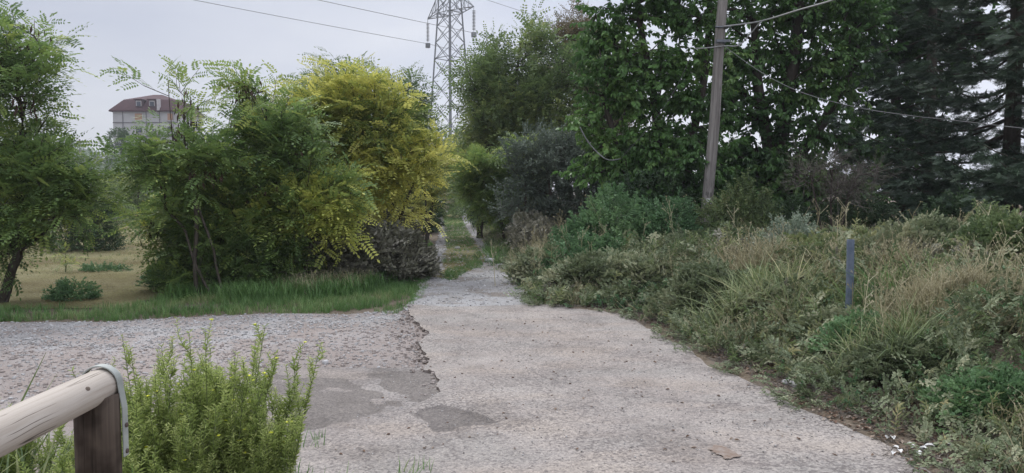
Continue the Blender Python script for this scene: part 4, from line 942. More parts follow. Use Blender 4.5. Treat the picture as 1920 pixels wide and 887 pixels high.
clump('dry_grass_clump', 'straw-coloured grass and umbels left of the bollard', 'grass', 402, px(1430,9.3), (.8,.6,.25), 130, T['drytuft'], .3, .6, M['drygrass'], (-.2,.3), DG)
clump('dry_grass_clump', 'dry grass along the right rut of the track', 'grass', 403, px(1005,15), (.3,1.3,.1), 80, T['drytuft'], .3, .6, M['drygrass'], (-.1,.4), DG)
clump('dry_grass_clump', 'dry grass at the right edge beneath the fir', 'grass', 404, px(1850,8.4), (.8,.5,.4), 90, T['drytuft'], .3, .5, M['drygrass'], (-.2,.4), DG)
clump('dry_grass_clump', 'thin dry grass in front of the yellowing bramble', 'grass', 405, px(1690,7.6), (.6,.5,.3), 70, T['drytuft'], .3, .5, M['drygrass'], (-.2,.3), DG)
GG = 'green grass clumps on the right bank'
clump('green_grass_clump', 'long arching green grass left of the bollard', 'grass', 411, px(1460,7.9), (.6,.5,.2), 60, T['longtuft'], .35, .6, M['weedy'], (-.1,.5), GG)
clump('green_grass_clump', 'long green grass just right of the bollard', 'grass', 412, px(1690,7.0), (.4,.4,.12), 50, T['longtuft'], .35, .6, M['grass'], (0,.6), GG)
clump('green_grass_clump', 'arching green grass below the pale hummock', 'grass', 413, px(1700,5.7), (.5,.3,.12), 45, T['longtuft'], .3, .5, M['weedy'], (-.1,.3), GG)
clump('green_grass_clump', 'grass and creeping green at the asphalt corner by the track', 'grass', 414, px(1050,10.6), (.45,.6,.0), 160, T['tuft'], .1, .25, M['grass'], (-.1,.4), GG)
clump('green_grass_clump', 'green grass tuft spilling over the road edge mid bank', 'grass', 415, px(1400,8.2), (.6,.4,.1), 50, T['longtuft'], .3, .5, M['weedy'], (-.1,.4), GG)
clump('green_grass_clump', 'grass edging the right rut further up the track', 'grass', 416, px(940,19), (.4,3.5,.0), 260, T['tuft'], .15, .35, M['grass'], (-.1,.4), GG)
# tall dry flower stalks
def stalks(label, seed, c, rad, n, lo, hi, vr=(-.2,.5), mat='drygrass', tm='umbel'):
    g = np.random.default_rng(seed); root = thing('dry_stalks', (c[0], c[1], Hs(*c)), label, 'weed', 'dry flower stalks on the right bank')
    P = g.normal(size=(n,2))*.5*np.array(rad)+c; mb = MB(); D = np.c_[g.normal(size=(n,2))*.22, np.ones(n)]
    mb.scatter(T[tm], np.c_[P, H(P)], D, g.uniform(lo, hi, n), r=g.uniform(vr[0], vr[1], n), g=g); mb.build('stalks', [M[mat]], root)
stalks('brown seed-head stalks above the bramble right of the bollard', 420, px(1730,8.8), (1.3,.8), 22, .6, .95)
stalks('straw seed-head stalks in the dry grass left of the bollard', 421, px(1450,9.6), (1.2,.8), 30, .45, .75)
stalks('dry seed-head stalks beside the right rut', 422, px(1010,16.5), (.6,1.6), 50, .45, .8)
stalks('dry stalks in front of the nettle-like shrub', 423, px(1200,12.4), (1.6,.5), 7, .8, 1.2)
stalks('yellowish seed stalks above the asphalt-corner bramble', 424, px(1060,12.2), (1.2,.6), 50, .5, .8, (0,.3))
stalks('pale seed stalks over the hummock near the lower right corner', 425, px(1800,6.2), (1.0,.6), 60, .5, .75)
stalks('brown stalks under the dead shrub', 426, px(1560,11.3), (1.3,.5), 16, .6, .95)
bollard_xy = A(1592, 560, 7.0)
# undergrowth skin over the whole bank
g = np.random.default_rng(430); bp = in_poly(np.concatenate([BANK[(BANK[:,1] > 3.5) & (BANK[:,1] < 60)][::1], [[5.2,3.5],[14,8],[14,17],[6,24],[0,40],[-1,50]]]), 17000, g, lambda p: (seg_dist(p, BANK) > .02+.12*(fbm(p,2.)>0))*np.clip(8/p[:,1],.08,1)**1.5)
mbu = MB(); n = len(bp); D = np.c_[g.normal(size=(n,2))*.8, g.uniform(.2,1.1,n)]
mbu.scatter(T['bramble']+T['small'], np.c_[bp, H(bp)+g.uniform(0,.08,n)], D, g.uniform(.14,.27,n)*np.clip(.25+bp[:,1]*.075,.5,1.), r=.35+.35*fbm(bp,1.2)+g.normal(size=n)*.12, g=g, roll=g.normal(size=n)*.6)
tag(mbu.build('undergrowth', [M['bramble'], M['twig']]), 'low mixed bramble and ivy undergrowth covering the bank', 'undergrowth', kind='stuff')
g = np.random.default_rng(432)
tp = in_poly(np.concatenate([BANK[(BANK[:,1] > 3.5) & (BANK[:,1] < 60)], [[6.5,3.5],[13,8],[13,13],[5,18],[1.5,24],[0,34]]]), 17000, g, lambda p: np.clip(8/p[:,1],.08,1)**1.7)
dB = seg_dist(tp, BANK); bol = (np.abs(tp[:,0]-bollard_xy[0]*tp[:,1]/7.0) < .22) & (tp[:,1] > 5.6) & (tp[:,1] < 7.2)
tp = tp[~bol]; dB = dB[~bol]; n = len(tp); env = .42*np.clip((dB-.1)/1.3,0,1)*(.75+.35*fbm(tp, 1.9)); hz = H(tp)+env*g.random(n)**.5
kindn = fbm(tp, 1.15, 3)+g.normal(size=n)*.34+.42; near_ = np.clip(.25+tp[:,1]*.075,.5,1.); D = np.c_[g.normal(size=(n,2))*.8, g.uniform(.1,1.2,n)]; D[:,1] -= .25
mbt = MB()
for k_, (lo_, hi_, tm_, s0_, s1_, mt_) in enumerate([(-9,-.35,T['nettle'],.12,.2,'nettle'),(-.35,.30,T['bramble'],.18,.30,'bramble'),(.30,.62,T['thin'],.2,.32,'weedy'),(.62,.95,T['drytuft'],.2,.38,'drygrass'),(.95,9,T['bramble'],.18,.3,'drybramble')]):
    k = (kindn >= lo_) & (kindn < hi_); q_ = np.c_[tp, hz][k]; m_ = k.sum(); D_ = D[k]
    if mt_ == 'drygrass':
        a_ = g.uniform(0,6.28,m_); y_ = np.c_[np.cos(a_), np.sin(a_), g.normal(size=m_)*.5]; mbt.scatter(tm_, q_, y_, g.uniform(s0_, s1_, m_), r=g.uniform(-.2,.4,m_), g=g, moff=k_)
    else: mbt.scatter(tm_, q_, D_, g.uniform(s0_, s1_, m_)*near_[k], r=.25+.4*fbm(q_,2.2)+g.normal(size=m_)*.15, g=g, roll=g.normal(size=m_)*.7, moff=k_)
tag(mbt.build('undergrowth', [M['nettle'], M['bramble'], M['weedy'], M['drygrass'], M['drybramble'], M['twig']]), 'tangled weeds, dry stems and brambles knitting the bank together', 'undergrowth', kind='stuff')
sp = in_poly(np.concatenate([BANK[(BANK[:,1] > 3.5) & (BANK[:,1] < 12)], (BANK[(BANK[:,1] > 3.5) & (BANK[:,1] < 12)]+[-.24,-.06])[::-1]]), 420, g, lambda p: fbm(p, 2.5) > 0)
mbt = MB(); n = len(sp); mbt.scatter(T['bramble']+T['nettle'], np.c_[sp, np.maximum(H(sp),.04)+.01], np.c_[g.normal(size=(n,2)), g.uniform(0,.35,n)], g.uniform(.05,.11,n), r=g.uniform(-.1,.45,n), g=g)
tag(mbt.build('creeping_weeds', [M['bramble'], M['stem']]), 'thin bramble runners creeping out over the asphalt', 'weeds', kind='stuff')
g = np.random.default_rng(431); bp = in_poly(vg, 300, g)

# ---------------------------------------------------------------- near plants at the railing
def inula(name, label, seed, c, rad, n, h, lean=.25, flowers=40, tall=0):
    g = np.random.default_rng(seed); root = thing(name, (c[0], c[1], Hs(*c)), label, 'weed')
    mb = MB(); LP=[]; LD=[]; LS=[]; LR=[]; FP=[]
    lf = [leaf(.12,.05,.15), leaf(.10,.08,.3), leaf(.14,.03,.05)]
    def stalk(b, top, r0, nl, ll, v0):
        mid = (b+top)/2+g.normal(size=3)*.02; ts_ = np.linspace(0,1,7)[:,None]; pts = (1-ts_)**2*b+2*ts_*(1-ts_)*mid+ts_**2*top
        mb.tube(pts, np.linspace(r0, r0*.35, 7), 3, r=.3, m=1, cap=False)
        for k in range(nl):
            t_ = .12+.9*(k+g.random())/nl; t_ = min(t_,1); f = t_*6; i_ = min(int(f),5); p = pts[i_]+(pts[i_+1]-pts[i_])*(f-i_)
            a_ = k*2.4+g.uniform(-.4,.4); LP.append(p); LD.append([math.cos(a_), math.sin(a_), g.uniform(.35,1.3)]); LS.append(ll*(1.15-.6*t_)*g.uniform(.7,1.2)); LR.append(v0+.28*t_+g.uniform(-.12,.2))
        return pts
    for k in range(n):
        q0 = g.uniform(0,6.28); p = np.array([math.cos(q0), math.sin(q0)])*g.random()**.6*(.85+.25*math.sin(q0*3+1)); b = np.array([c[0]+p[0]*rad[0]*.55, c[1]+p[1]*rad[1]*.55, 0]); b[2] = Hs(b[0],b[1])
        hh = h*g.uniform(.62,1.0)*(1-.22*min(2,np.hypot(*p)))*(1+(tall if g.random() < .28 else 0)); top = b+np.array([p[0]*rad[0]*lean*2, p[1]*rad[1]*lean*2, hh])+g.normal(size=3)*[.04,.04,0]
        v0 = g.uniform(0,.3); pts = stalk(b, top, .0035, int(hh*85), .040, v0)
        for q in range(g.integers(8,15)):
            t_ = g.uniform(.3,.93); f = t_*6; i_ = min(int(f),5); s0 = pts[i_]+(pts[i_+1]-pts[i_])*(f-i_); a_ = g.uniform(0,6.28); l = g.uniform(.1,.26)*(1.2-t_*.7)
            e = s0+np.array([math.cos(a_)*.32, math.sin(a_)*.32, 1.])*l; stalk(s0, e, .0018, int(l*170)+8, .029, v0+.22)
            if g.random() < flowers/(n*8.): FP.append(e)
    LP, LD = np.array(LP), np.array(LD)
    mb.scatter(lf, LP, LD, np.array(LS), r=np.clip(np.array(LR), 0, 1), g=g, roll=g.normal(size=len(LP))*.6)
    mb.build('foliage', [M['inula'], M['stem']], root)
    if FP:
        fb = MB(); P = []; D = []
        for f in FP:
            for q in range(11): P.append(f); D.append([math.cos(q*.571), math.sin(q*.571), .45+g.uniform(-.1,.3)])
        fb.scatter([flatleaf(.22)], np.array(P), np.array(D), .011, r=g.random(len(P)), g=g); fb.build('flowers', [M['flower']], root)
    return root
inula('yellow_flowered_weed', 'tall bushy yellow-flowered weed right of the wooden railing post', 500, (-1.31,3.05), (.52,.42), 215, .9, .2, flowers=110, tall=.26)
inula('leafy_weed', 'light green weed filling the gap under the wooden rail', 501, (-1.55,2.75), (.42,.3), 80, .62, .25, flowers=3)
inula('leafy_weed', 'small light green weed at the left edge behind the rail', 502, (-2.30,3.3), (.4,.3), 50, .62, .3, flowers=8)
clump('green_grass_clump', 'tall wispy grass tuft at the left edge above the rail', 'grass', 503, (-2.2,3.15), (.25,.2,0), 16, T['longtuft'], .5, .8, M['weedy'], (-.3,.2), None)
clump('green_grass_clump', 'broad grass blades below the rail in the lower left corner', 'grass', 504, (-1.35,2.05), (.25,.15,0), 16, many(tuft, 4, 160, 12, .35, .011, .07), .6, .85, M['grass'], (0,.5), None)
g = np.random.default_rng(505); np_ = g.normal(size=(700,2))*[.6,.55]+[-1.7,2.9]
tufts('grass', np_, T['tuft'], .1, .25, M['grass'], 'short grass around the foot of the railing', g=g)

# ---------------------------------------------------------------- railing
def woodmat(name, lo, mid, hi, grain=(75,75,1.6), crack=.5, stain=False):
    m, t, b, o = newmat(name); nd = t.nodes; lk = t.links
    c = nd.new('ShaderNodeTexCoord'); mp = nd.new('ShaderNodeMapping'); mp.inputs['Scale'].default_value = grain
    n0 = nd.new('ShaderNodeTexNoise'); n0.inputs['Scale'].default_value = 4; n0.inputs['Detail'].default_value = 2
    wm = nd.new('ShaderNodeMix'); wm.data_type='RGBA'; wm.blend_type='LINEAR_LIGHT'; wm.inputs[0].default_value=.008
    lk.new(c.outputs['Object'], n0.inputs['Vector']); lk.new(c.outputs['Object'], wm.inputs[6]); lk.new(n0.outputs['Color'], wm.inputs[7]); lk.new(wm.outputs[2], mp.inputs[0])
    n = nd.new('ShaderNodeTexNoise'); n.inputs['Scale'].default_value = 1; n.inputs['Detail'].default_value = 6; n.inputs['Roughness'].default_value=.6; lk.new(mp.outputs[0], n.inputs['Vector'])
    r = ramp(t, [lo, mid, hi], n.outputs[0], [.3,.5,.7])
    mp2 = nd.new('ShaderNodeMapping'); mp2.inputs['Scale'].default_value = (grain[0]*.55, grain[1]*.55, grain[2]*.16); lk.new(wm.outputs[2], mp2.inputs[0])
    v = nd.new('ShaderNodeTexNoise'); v.inputs['Scale'].default_value = 1; v.inputs['Detail'].default_value = 1; lk.new(mp2.outputs[0], v.inputs['Vector'])
    v1_ = nd.new('ShaderNodeMath'); v1_.operation='SUBTRACT'; v1_.inputs[1].default_value=.5; lk.new(v.outputs[0], v1_.inputs[0]); v2_ = nd.new('ShaderNodeMath'); v2_.operation='ABSOLUTE'; lk.new(v1_.outputs[0], v2_.inputs[0])
    cr_ = ramp(t, [(0,0,0),(1,1,1)], v2_.outputs[0], [.006,.022])
    nk = nd.new('ShaderNodeTexNoise'); nk.inputs['Scale'].default_value = 6; lk.new(c.outputs['Object'], nk.inputs['Vector'])
    mk = nd.new('ShaderNodeMath'); mk.operation='MULTIPLY'; mr = ramp(t, [(1,1,1),(0,0,0)], cr_.outputs[0]); lk.new(mr.outputs[0], mk.inputs[0])
    kr = ramp(t, [(0,0,0),(1,1,1)], nk.outputs[0], [.47,.56]); lk.new(kr.outputs[0], mk.inputs[1])
    mm = nd.new('ShaderNodeMath'); mm.operation='MULTIPLY'; mm.inputs[1].default_value = crack; lk.new(mk.outputs[0], mm.inputs[0])
    mx = nd.new('ShaderNodeMix'); mx.data_type='RGBA'; lk.new(mm.outputs[0], mx.inputs[0]); lk.new(r.outputs[0], mx.inputs[6]); mx.inputs[7].default_value = (lo[0]*.25, lo[1]*.25, lo[2]*.25, 1)
    last = mx
    if stain:
        ns = nd.new('ShaderNodeTexNoise'); ns.inputs['Scale'].default_value = 9; ns.inputs['Detail'].default_value = 3; lk.new(c.outputs['Object'], ns.inputs['Vector'])
        sr = ramp(t, [(.35,.33,.32),(1,1,1)], ns.outputs[0], [.40,.56]); m3 = nd.new('ShaderNodeMix'); m3.data_type='RGBA'; m3.blend_type='MULTIPLY'; m3.inputs[0].default_value=.8
        lk.new(mx.outputs[2], m3.inputs[6]); lk.new(sr.outputs[0], m3.inputs[7]); last = m3
    lk.new(last.outputs[2], b.inputs['Base Color']); b.inputs['Roughness'].default_value=.85; b.inputs['Specular IOR Level'].default_value=.12
    ad = nd.new('ShaderNodeMath'); ad.operation='SUBTRACT'; lk.new(n.outputs[0], ad.inputs[0]); lk.new(mk.outputs[0], ad.inputs[1])
    bp_ = nd.new('ShaderNodeBump'); bp_.inputs['Strength'].default_value=.6; bp_.inputs['Distance'].default_value=.002; lk.new(ad.outputs[0], bp_.inputs['Height']); lk.new(bp_.outputs[0], b.inputs['Normal'])
    return m
M['railwood'] = woodmat('weathered_rail_wood', (.33,.285,.24), (.40,.355,.305), (.47,.425,.375), crack=.95)
M['postwood'] = woodmat('stained_post_wood', (.055,.043,.034), (.078,.06,.047), (.11,.087,.067), crack=.5, stain=True)
M['polewood'] = woodmat('grey_pole_wood', (.15,.135,.125), (.24,.22,.205), (.33,.31,.29), grain=(26,26,1.2), crack=.6)
M['knot'] = noisemat('knot', [(.09,.07,.055),(.17,.13,.10)], scale=120)
M['zinc'] = noisemat('galvanised_steel', [(.27,.29,.27),(.36,.38,.355)], scale=12, rough=.5, metal=.15, spec=.5)
M['screw'] = noisemat('rusty_screw', [(.08,.06,.05),(.14,.11,.10)], scale=50, metal=.4)
pc = A(181, 745, 1.84); pc = np.array([pc[0], pc[1]]); rz = A(190, 727, 1.84)[2]
rail_dir = nrm(np.array([A(-2, 812, 1.48)[0]-pc[0], 1.48-1.84, 0.0])); 
rail = thing('wooden_railing', (pc[0], pc[1], -.02), 'weathered round wooden railing with a metal-strapped end post', 'railing')
RR, PR = .0425, .052
mb = MB(); zs = np.linspace(-.3, rz-.018, 14); mb.tube([[0,0,z] for z in zs], PR, 28); o = mb.build('post', [M['postwood']], smooth=True); o.location = (0,0,.02); o.parent = rail
# rail as a lathe along local Z so that grain runs along it; slightly uneven round
mb = MB(); zz = np.concatenate([[0,.004,.012], np.linspace(.03, 2.4, 40)]); rr = np.concatenate([[RR*.93,RR*.975,RR], RR*(1+.012*np.sin(np.linspace(0,9,40)))])
mb.tube([[0,0,z] for z in zz], rr, 36); ro = mb.build('rail', [M['railwood']], smooth=True); ro.parent = rail
end = np.array([0,0,rz+.02]) - rail_dir*(PR+.008); ro.location = end; ro.rotation_euler = Vector(rail_dir).to_track_quat('Z','X').to_euler()
for (ang, zl, ra, rb) in [(2.45,.30,.012,.0075),(-2.4,.8,.009,.006)]:      # knots on the rail
    pass
# strap: inverted U over the rail end, legs down both sides of the post
side = np.cross([0,0,1], rail_dir); bw, th = .024, .004
prof = []
for a_ in np.linspace(math.pi, 0, 25): prof.append((math.cos(a_)*(RR+.003), rz-(-.02)+math.sin(a_)*(RR+.003)))
leg = .165; prof = [(-(PR+.003), rz-leg)] + [(-(PR+.003), rz-.02-.02)] + prof + [((PR+.003), rz-.02-.02), ((PR+.003), rz-leg)]
ctr = -rail_dir*(PR*.45)
def strapverts(off):
    v = []
    pr = np.array(prof); tg = nrm(np.gradient(pr, axis=0)); nn = np.c_[-tg[:,1], tg[:,0]]
    pr2 = pr+nn*off
    for (s_, z) in pr2:
        for e in (-bw/2, bw/2): v.append(ctr+side*s_+rail_dir*e+np.array([0,0,z]))
    return np.array(v)
vi, vo = strapverts(0), strapverts(th); k = len(prof); V = np.concatenate([vi, vo]); q = []
for i_ in range(k-1):
    a0, b0 = 2*i_, 2*i_+1; a1, b1 = a0+2, b0+2; O = 2*k
    q += [[a0,a1,b1,b0],[O+a0,O+b0,O+b1,O+a1],[a0,O+a0,O+a1,a1],[b0,b1,O+b1,O+b0]]
q += [[0,1,2*k+1,2*k],[2*k-2,4*k-2,4*k-1,2*k-1]]
mb = MB(); mb.add(Tm(V, q)); so = mb.build('strap', [M['zinc']]); so.parent = rail; so.location = (0,0,.003)
bvm = so.modifiers.new('bevel','BEVEL'); bvm.width = .0012; bvm.segments = 2; bvm.limit_method = 'ANGLE'
for zq in (rz-.085, rz-.152):
    mb = MB(); p0 = ctr+side*(PR+.003)*1+np.array([0,0,zq]); mb.tube([p0, p0+side*.0075, p0+side*.009], [.006,.006,.003], 12)
    p1 = ctr-side*(PR+.003)+np.array([0,0,zq]); mb.tube([p1, p1-side*.0075, p1-side*.009], [.006,.006,.003], 12)
    s2 = mb.build('screw', [M['screw']]); s2.parent = so
# knot on the rail: a slightly proud dark disc following the curve
def knot(ang, zl, sx_, sz_):
    mb = MB(); nn = 14; ring = []
    for rr_, dz in ((1,.0002),(.55,.0007)):
        for q in range(nn):
            a_ = q*2*math.pi/nn; th_ = ang+math.cos(a_)*sx_*rr_/RR; r_ = RR*1.006+dz
            ring.append([r_*math.cos(th_), r_*math.sin(th_), zl+math.sin(a_)*sz_*rr_])
    ring.append([ (RR*1.006+.0006)*math.cos(ang), (RR*1.006+.0006)*math.sin(ang), zl])
    qd = [[q, (q+1)%nn, nn+(q+1)%nn, nn+q] for q in range(nn)] + [[2*nn, nn+q, nn+q+1, nn+(q+2)%nn] for q in range(0, nn, 2)]
    mb.add(Tm(ring, qd)); ob = mb.build('knot', [M['knot']], smooth=True); ob.parent = ro
qi = Vector(rail_dir).to_track_quat('Z','X'); vdir = qi.inverted() @ (Vector((0,0,CZ))-Vector((pc[0],pc[1],rz)))
a0 = math.atan2(vdir.y, vdir.x); KN = (a0+.25, .21, .006, .009)
knot(a0+.15, .16, .0055, .009)

# ---------------------------------------------------------------- bollard
M['blue_pipe'] = noisemat('blue_grey_pipe', [(.075,.10,.14),(.12,.15,.205),(.17,.19,.22)], scale=9, rough=.6, bump=.2)
M['dark_end'] = noisemat('dark_pipe_mouth', [(.03,.03,.03),(.05,.05,.05)], scale=6)
bx = A(1592, 560, 7.0); bz = Hs(bx[0], 7.0); tz = A(1592, 449, 7.0)[2]
bo = thing('pipe_bollard', (bx[0], 7.0, bz), 'blue-grey plastic pipe bollard standing in the bramble', 'bollard')
mb = MB(); r0 = .034
ln = tz-bz
mb.tube([[0,0,-.1],[.004,0,ln*.5],[.0,0,ln-.02],[0,0,ln-.004],[0,0,ln]], [r0,r0,r0,r0,r0*.94], 24, cap=False)
mb.tube([[0,0,ln],[0,0,ln-.06]], [r0*.94,r0*.85], 24, m=1, cap=True)
o = mb.build('pipe', [M['blue_pipe'], M['dark_end']], smooth=True); o.parent = bo
mb = MB(); mb.tube([[0,0,ln*.62],[0,0,ln*.62+.035]], [r0*1.05]*2, 24, cap=False); mb.tube([[0,0,ln*.25],[0,0,ln*.25+.02]], [r0*1.04]*2, 24, cap=False)
o = mb.build('joint_ring', [M['blue_pipe']], smooth=True); o.parent = bo

# ---------------------------------------------------------------- leaning wooden pole with its cables
PY = 15.0
pb = A(1322, 400, PY); pb[2] = Hs(pb[0], PY)-.2; 
slope = (A(1356,0,PY)-A(1327,380,PY)); 
pt = A(1327,380,PY)+slope*1.42; pb0 = A(1327,380,PY)-slope*((A(1327,380,PY)[2]-pb[2])/slope[2])
pole = thing('utility_pole', pb0, 'leaning weathered wooden utility pole with tied cables', 'utility pole')
axis_ = nrm(pt-pb0); Lp = np.linalg.norm(pt-pb0)
mb = MB(); zz = np.linspace(0, Lp, 26); rr = np.linspace(.118, .086, 26)*(1+.02*np.sin(zz*3))
mb.tube([[.012*math.sin(z*1.7),.01*math.sin(z*1.1+1),z] for z in zz], rr, 20); po = mb.build('shaft', [M['polewood']], smooth=True); po.parent = pole
po.rotation_euler = Vector(axis_).to_track_quat('Z','X').to_euler()
def on_pole(v):
    q = A(1327,380,PY)+slope*((380-v)/380.); return q
M['white_plate'] = noisemat('white_plate', [(.6,.6,.58),(.75,.75,.73)], scale=20)
M['red_paint'] = noisemat('faded_red_paint', [(.20,.05,.045),(.30,.12,.10)], scale=12)
M['metal'] = noisemat('grey_iron', [(.13,.14,.16),(.22,.23,.25)], scale=10, rough=.5, metal=.5)
M['cable'] = noisemat('pale_cable', [(.26,.26,.26),(.36,.36,.35)], scale=10, rough=.6)
M['thin_wire'] = noisemat('grey_wire', [(.14,.14,.14),(.20,.20,.20)], scale=10, rough=.6)
M['dark_wire'] = noisemat('dark_wire', [(.06,.06,.06),(.10,.10,.10)], scale=10)
def pbuild(mb, name, mats): return mb.build(name, mats, pole)
q = on_pole(377); mb = MB(); mb.box(q+[-.02,-.121,0], (.085,.008,.10)); pbuild(mb, 'number_plate', [M['white_plate']])
mb = MB(); mb.tube([on_pole(392), on_pole(387)], [.121,.121], 20, cap=False); pbuild(mb, 'painted_band', [M['red_paint']])
q1, q2 = on_pole(52), on_pole(80)
mb = MB(); mb.tube([q1-[0,0,.02], q1+[0,0,.02]], [.106,.106], 16); mb.bar(q1+[-.14,-.10,0], q1+[.16,-.10,.0], .018); pbuild(mb, 'clamp', [M['metal']])
mb = MB(); mb.tube([q2-[0,0,.02], q2+[0,0,.02]], [.108,.108], 16); mb.box(q2+[.02,-.13,.02], (.26,.05,.05)); pbuild(mb, 'bracket', [M['metal']])
def cab(name, pts, r_, mat, label, cat, sag=0, smooth=True):
    pts = np.array(pts, float); m_ = 12; o_ = []
    for i_ in range(len(pts)-1):      # Catmull-Rom through the points
        p0 = pts[max(i_-1,0)]; p1 = pts[i_]; p2 = pts[i_+1]; p3 = pts[min(i_+2, len(pts)-1)]
        for t_ in np.linspace(0,1,m_,endpoint=False):
            o_.append(.5*(2*p1+(p2-p0)*t_+(2*p0-5*p1+4*p2-p3)*t_**2+(3*p1-p0-p2+p3*1-2*p2+2*p2)*t_**3 if False else .5*((2*p1)+(-p0+p2)*t_+(2*p0-5*p1+4*p2-p3)*t_**2+(-p0+3*p1-3*p2+p3)*t_**3)*2) if False else .5*((2*p1)+(-p0+p2)*t_+(2*p0-5*p1+4*p2-p3)*t_**2+(-p0+3*p1-3*p2+p3)*t_**3))
    o_.append(pts[-1]); mb = MB(); mb.tube(o_, r_, 8); ob = mb.build(name, [mat], base=tuple(pts[0]), smooth=True)
    return tag(ob, label, cat)
f_ = np.array([0,-.14,0])
cab('cable', [q1+f_, A(1425,40,14.3), A(1500,18,12.5), A(1570,-3,11), A(1700,-60,9)], .015, M['cable'], 'thick pale cable running from the pole to the upper right', 'cable')
cab('cable', [A(1425,40,14.3)+[0,0,-.02], A(1408,62,14.5), A(1385,85,14.7), q2+f_+[.05,0,-.08], A(1325,90,14.9), A(1302,91,15.0)], .012, M['cable'], 'pale cable loop sagging back to the pole bracket', 'cable')
cab('cable', [A(1302,91,15.0), A(1270,160,15.02), A(1235,215,15.05), A(1200,258,15.1), A(1163,298,15.2)], .006, M['dark_wire'], 'dark thin wire slanting down from the pole through the left tree', 'cable')
cab('cable', [A(1163,298,15.2), A(1140,300,14.2), A(1118,284,14.2), A(1100,262,14.2), A(1087,238,14.2)], .012, M['thin_wire'], 'pale curled cable end hanging in front of the left tree', 'cable')
cab('cable', [q2+f_+[0,0,-.05], A(1425,134,13.6), A(1500,172,12.9), A(1600,200,12.2), A(1700,216,11.6), A(1790,226,11.2), A(2000,250,10)], .0055, M['thin_wire'], 'thin wire sagging from the pole across the right trees', 'cable')

# ---------------------------------------------------------------- pylon
TY = 83.; tcx = A(845, 300, TY)[0]
M['steel'] = noisemat('pylon_steel', [(.16,.17,.18),(.24,.25,.26)], scale=2, rough=.6, metal=.2)
M['glass_disc'] = noisemat('insulator_disc', [(.16,.17,.17),(.26,.27,.27)], scale=2, rough=.3)
py = thing('electricity_pylon', (tcx, TY, -.02), 'tall grey lattice electricity pylon behind the trees', 'pylon')
def half(z): return max(.55, 2.95*(1-z/21.5)+1.28*(z/21.5)) if z < 21.5 else 1.28-(z-21.5)*.06
def corner(k, z):
    a_ = R(-90+90*k+3); h_ = half(z); return np.array([tcx+h_*math.cos(a_), TY+h_*math.sin(a_), z])
ztop = 33.
mb = MB()
for k in range(4): mb.bar(corner(k,-.02), corner(k,21.5), .105 if k == 0 else .085); mb.bar(corner(k,21.5), corner(k,ztop), .075)
lv = [0]
while lv[-1] < ztop-1: lv.append(min(ztop, lv[-1]+half(lv[-1])*1.12))
for z0, z1 in zip(lv[:-1], lv[1:]):
    for k in range(4):
        k2 = (k+1) % 4; mb.bar(corner(k,z0), corner(k2,z1), .042); mb.bar(corner(k2,z0), corner(k,z1), .042)
for z in (8.0, 16.2, 21.1, 23.2, 28.2, ztop):
    for k in range(4): mb.bar(corner(k,z), corner((k+1)%4,z), .045)
mb.build('lattice', [M['steel']], py)
ad_ = nrm(np.array([1,-1.05,0])); zA = 21.1
def arm(z, ln):
    for s_ in (-1, 1):
        mb = MB(); tip = np.array([tcx,TY,z])+ad_*s_*ln; tip[2] = z
        ks = (0,1) if s_ > 0 else (2,3)
        for k in ks:
            a_, b_ = corner(k, z), corner(k, z+2.2); mb.bar(a_, tip, .05); mb.bar(b_, tip, .05)
            for f in (.3,.6): mb.bar(a_+(tip-a_)*f, b_+(tip-b_)*f, .03); mb.bar(a_+(tip-a_)*f, b_+(tip-b_)*(f-.3), .03)
        for f in (.0,.3,.6): mb.bar(corner(ks[0],z)+(tip-corner(ks[0],z))*f, corner(ks[1],z)+(tip-corner(ks[1],z))*(f+.2), .03)
        mb.build('crossarm', [M['steel']], py)
        mb = MB(); b_ = tip-[0,0,.1]; mb.tube([tip, tip-[0,0,2.6]], .03, 6)
        for q in range(14):
            zq = .35+q*.15; mb.tube([b_-[0,0,zq-.03], b_-[0,0,zq+.015], b_-[0,0,zq+.05]], [.04,.20,.05], 10)
        mb.build('insulator', [M['glass_disc']], py)
        mb = MB(); mb.box(b_-[0,0,2.85], (.42,.42,.5), rotz=.5); mb.build('counterweight', [M['steel']], py)
        tips.append((s_, tip-[0,0,2.75]))
tips = []
arm(zA, 4.0); arm(28.2, 4.0)
ld = nrm(np.array([1,1.135,0])); 
def spanwire(p, z, label, L1=60, L2=110, s1=1.0, dz=0):
    a_ = p-ld*L1*1.0; a_[2] = p[2]; b_ = p+ld*L2; b_[2] = p[2]-1
    pts = []
    for t_ in np.linspace(0,1,14)[:-1]: q_ = a_+(p-a_)*t_; q_[2] -= 4*t_*(1-t_)*.25; pts.append(q_)
    for t_ in np.linspace(0,1,14): q_ = p+(b_-p)*t_; q_[2] -= 4*t_*(1-t_)*.8; pts.append(q_)
    mb = MB(); mb.tube(pts, .024, 6); tag(mb.build('power_line', [M['thin_wire']], base=tuple(p)), label, 'power line', 'power lines on the pylon')
names = {(-1,0):'power line on the left hanging insulator of the pylon', (1,0):'power line on the right hanging insulator of the pylon', (-1,1):'highest power line visible at the left of the upper crossarm', (1,1):'power line crossing the top right corner of the sky above the robinia'}
for i_, (s_, p) in enumerate(tips): spanwire(p, 0, names[(s_, i_//2)])

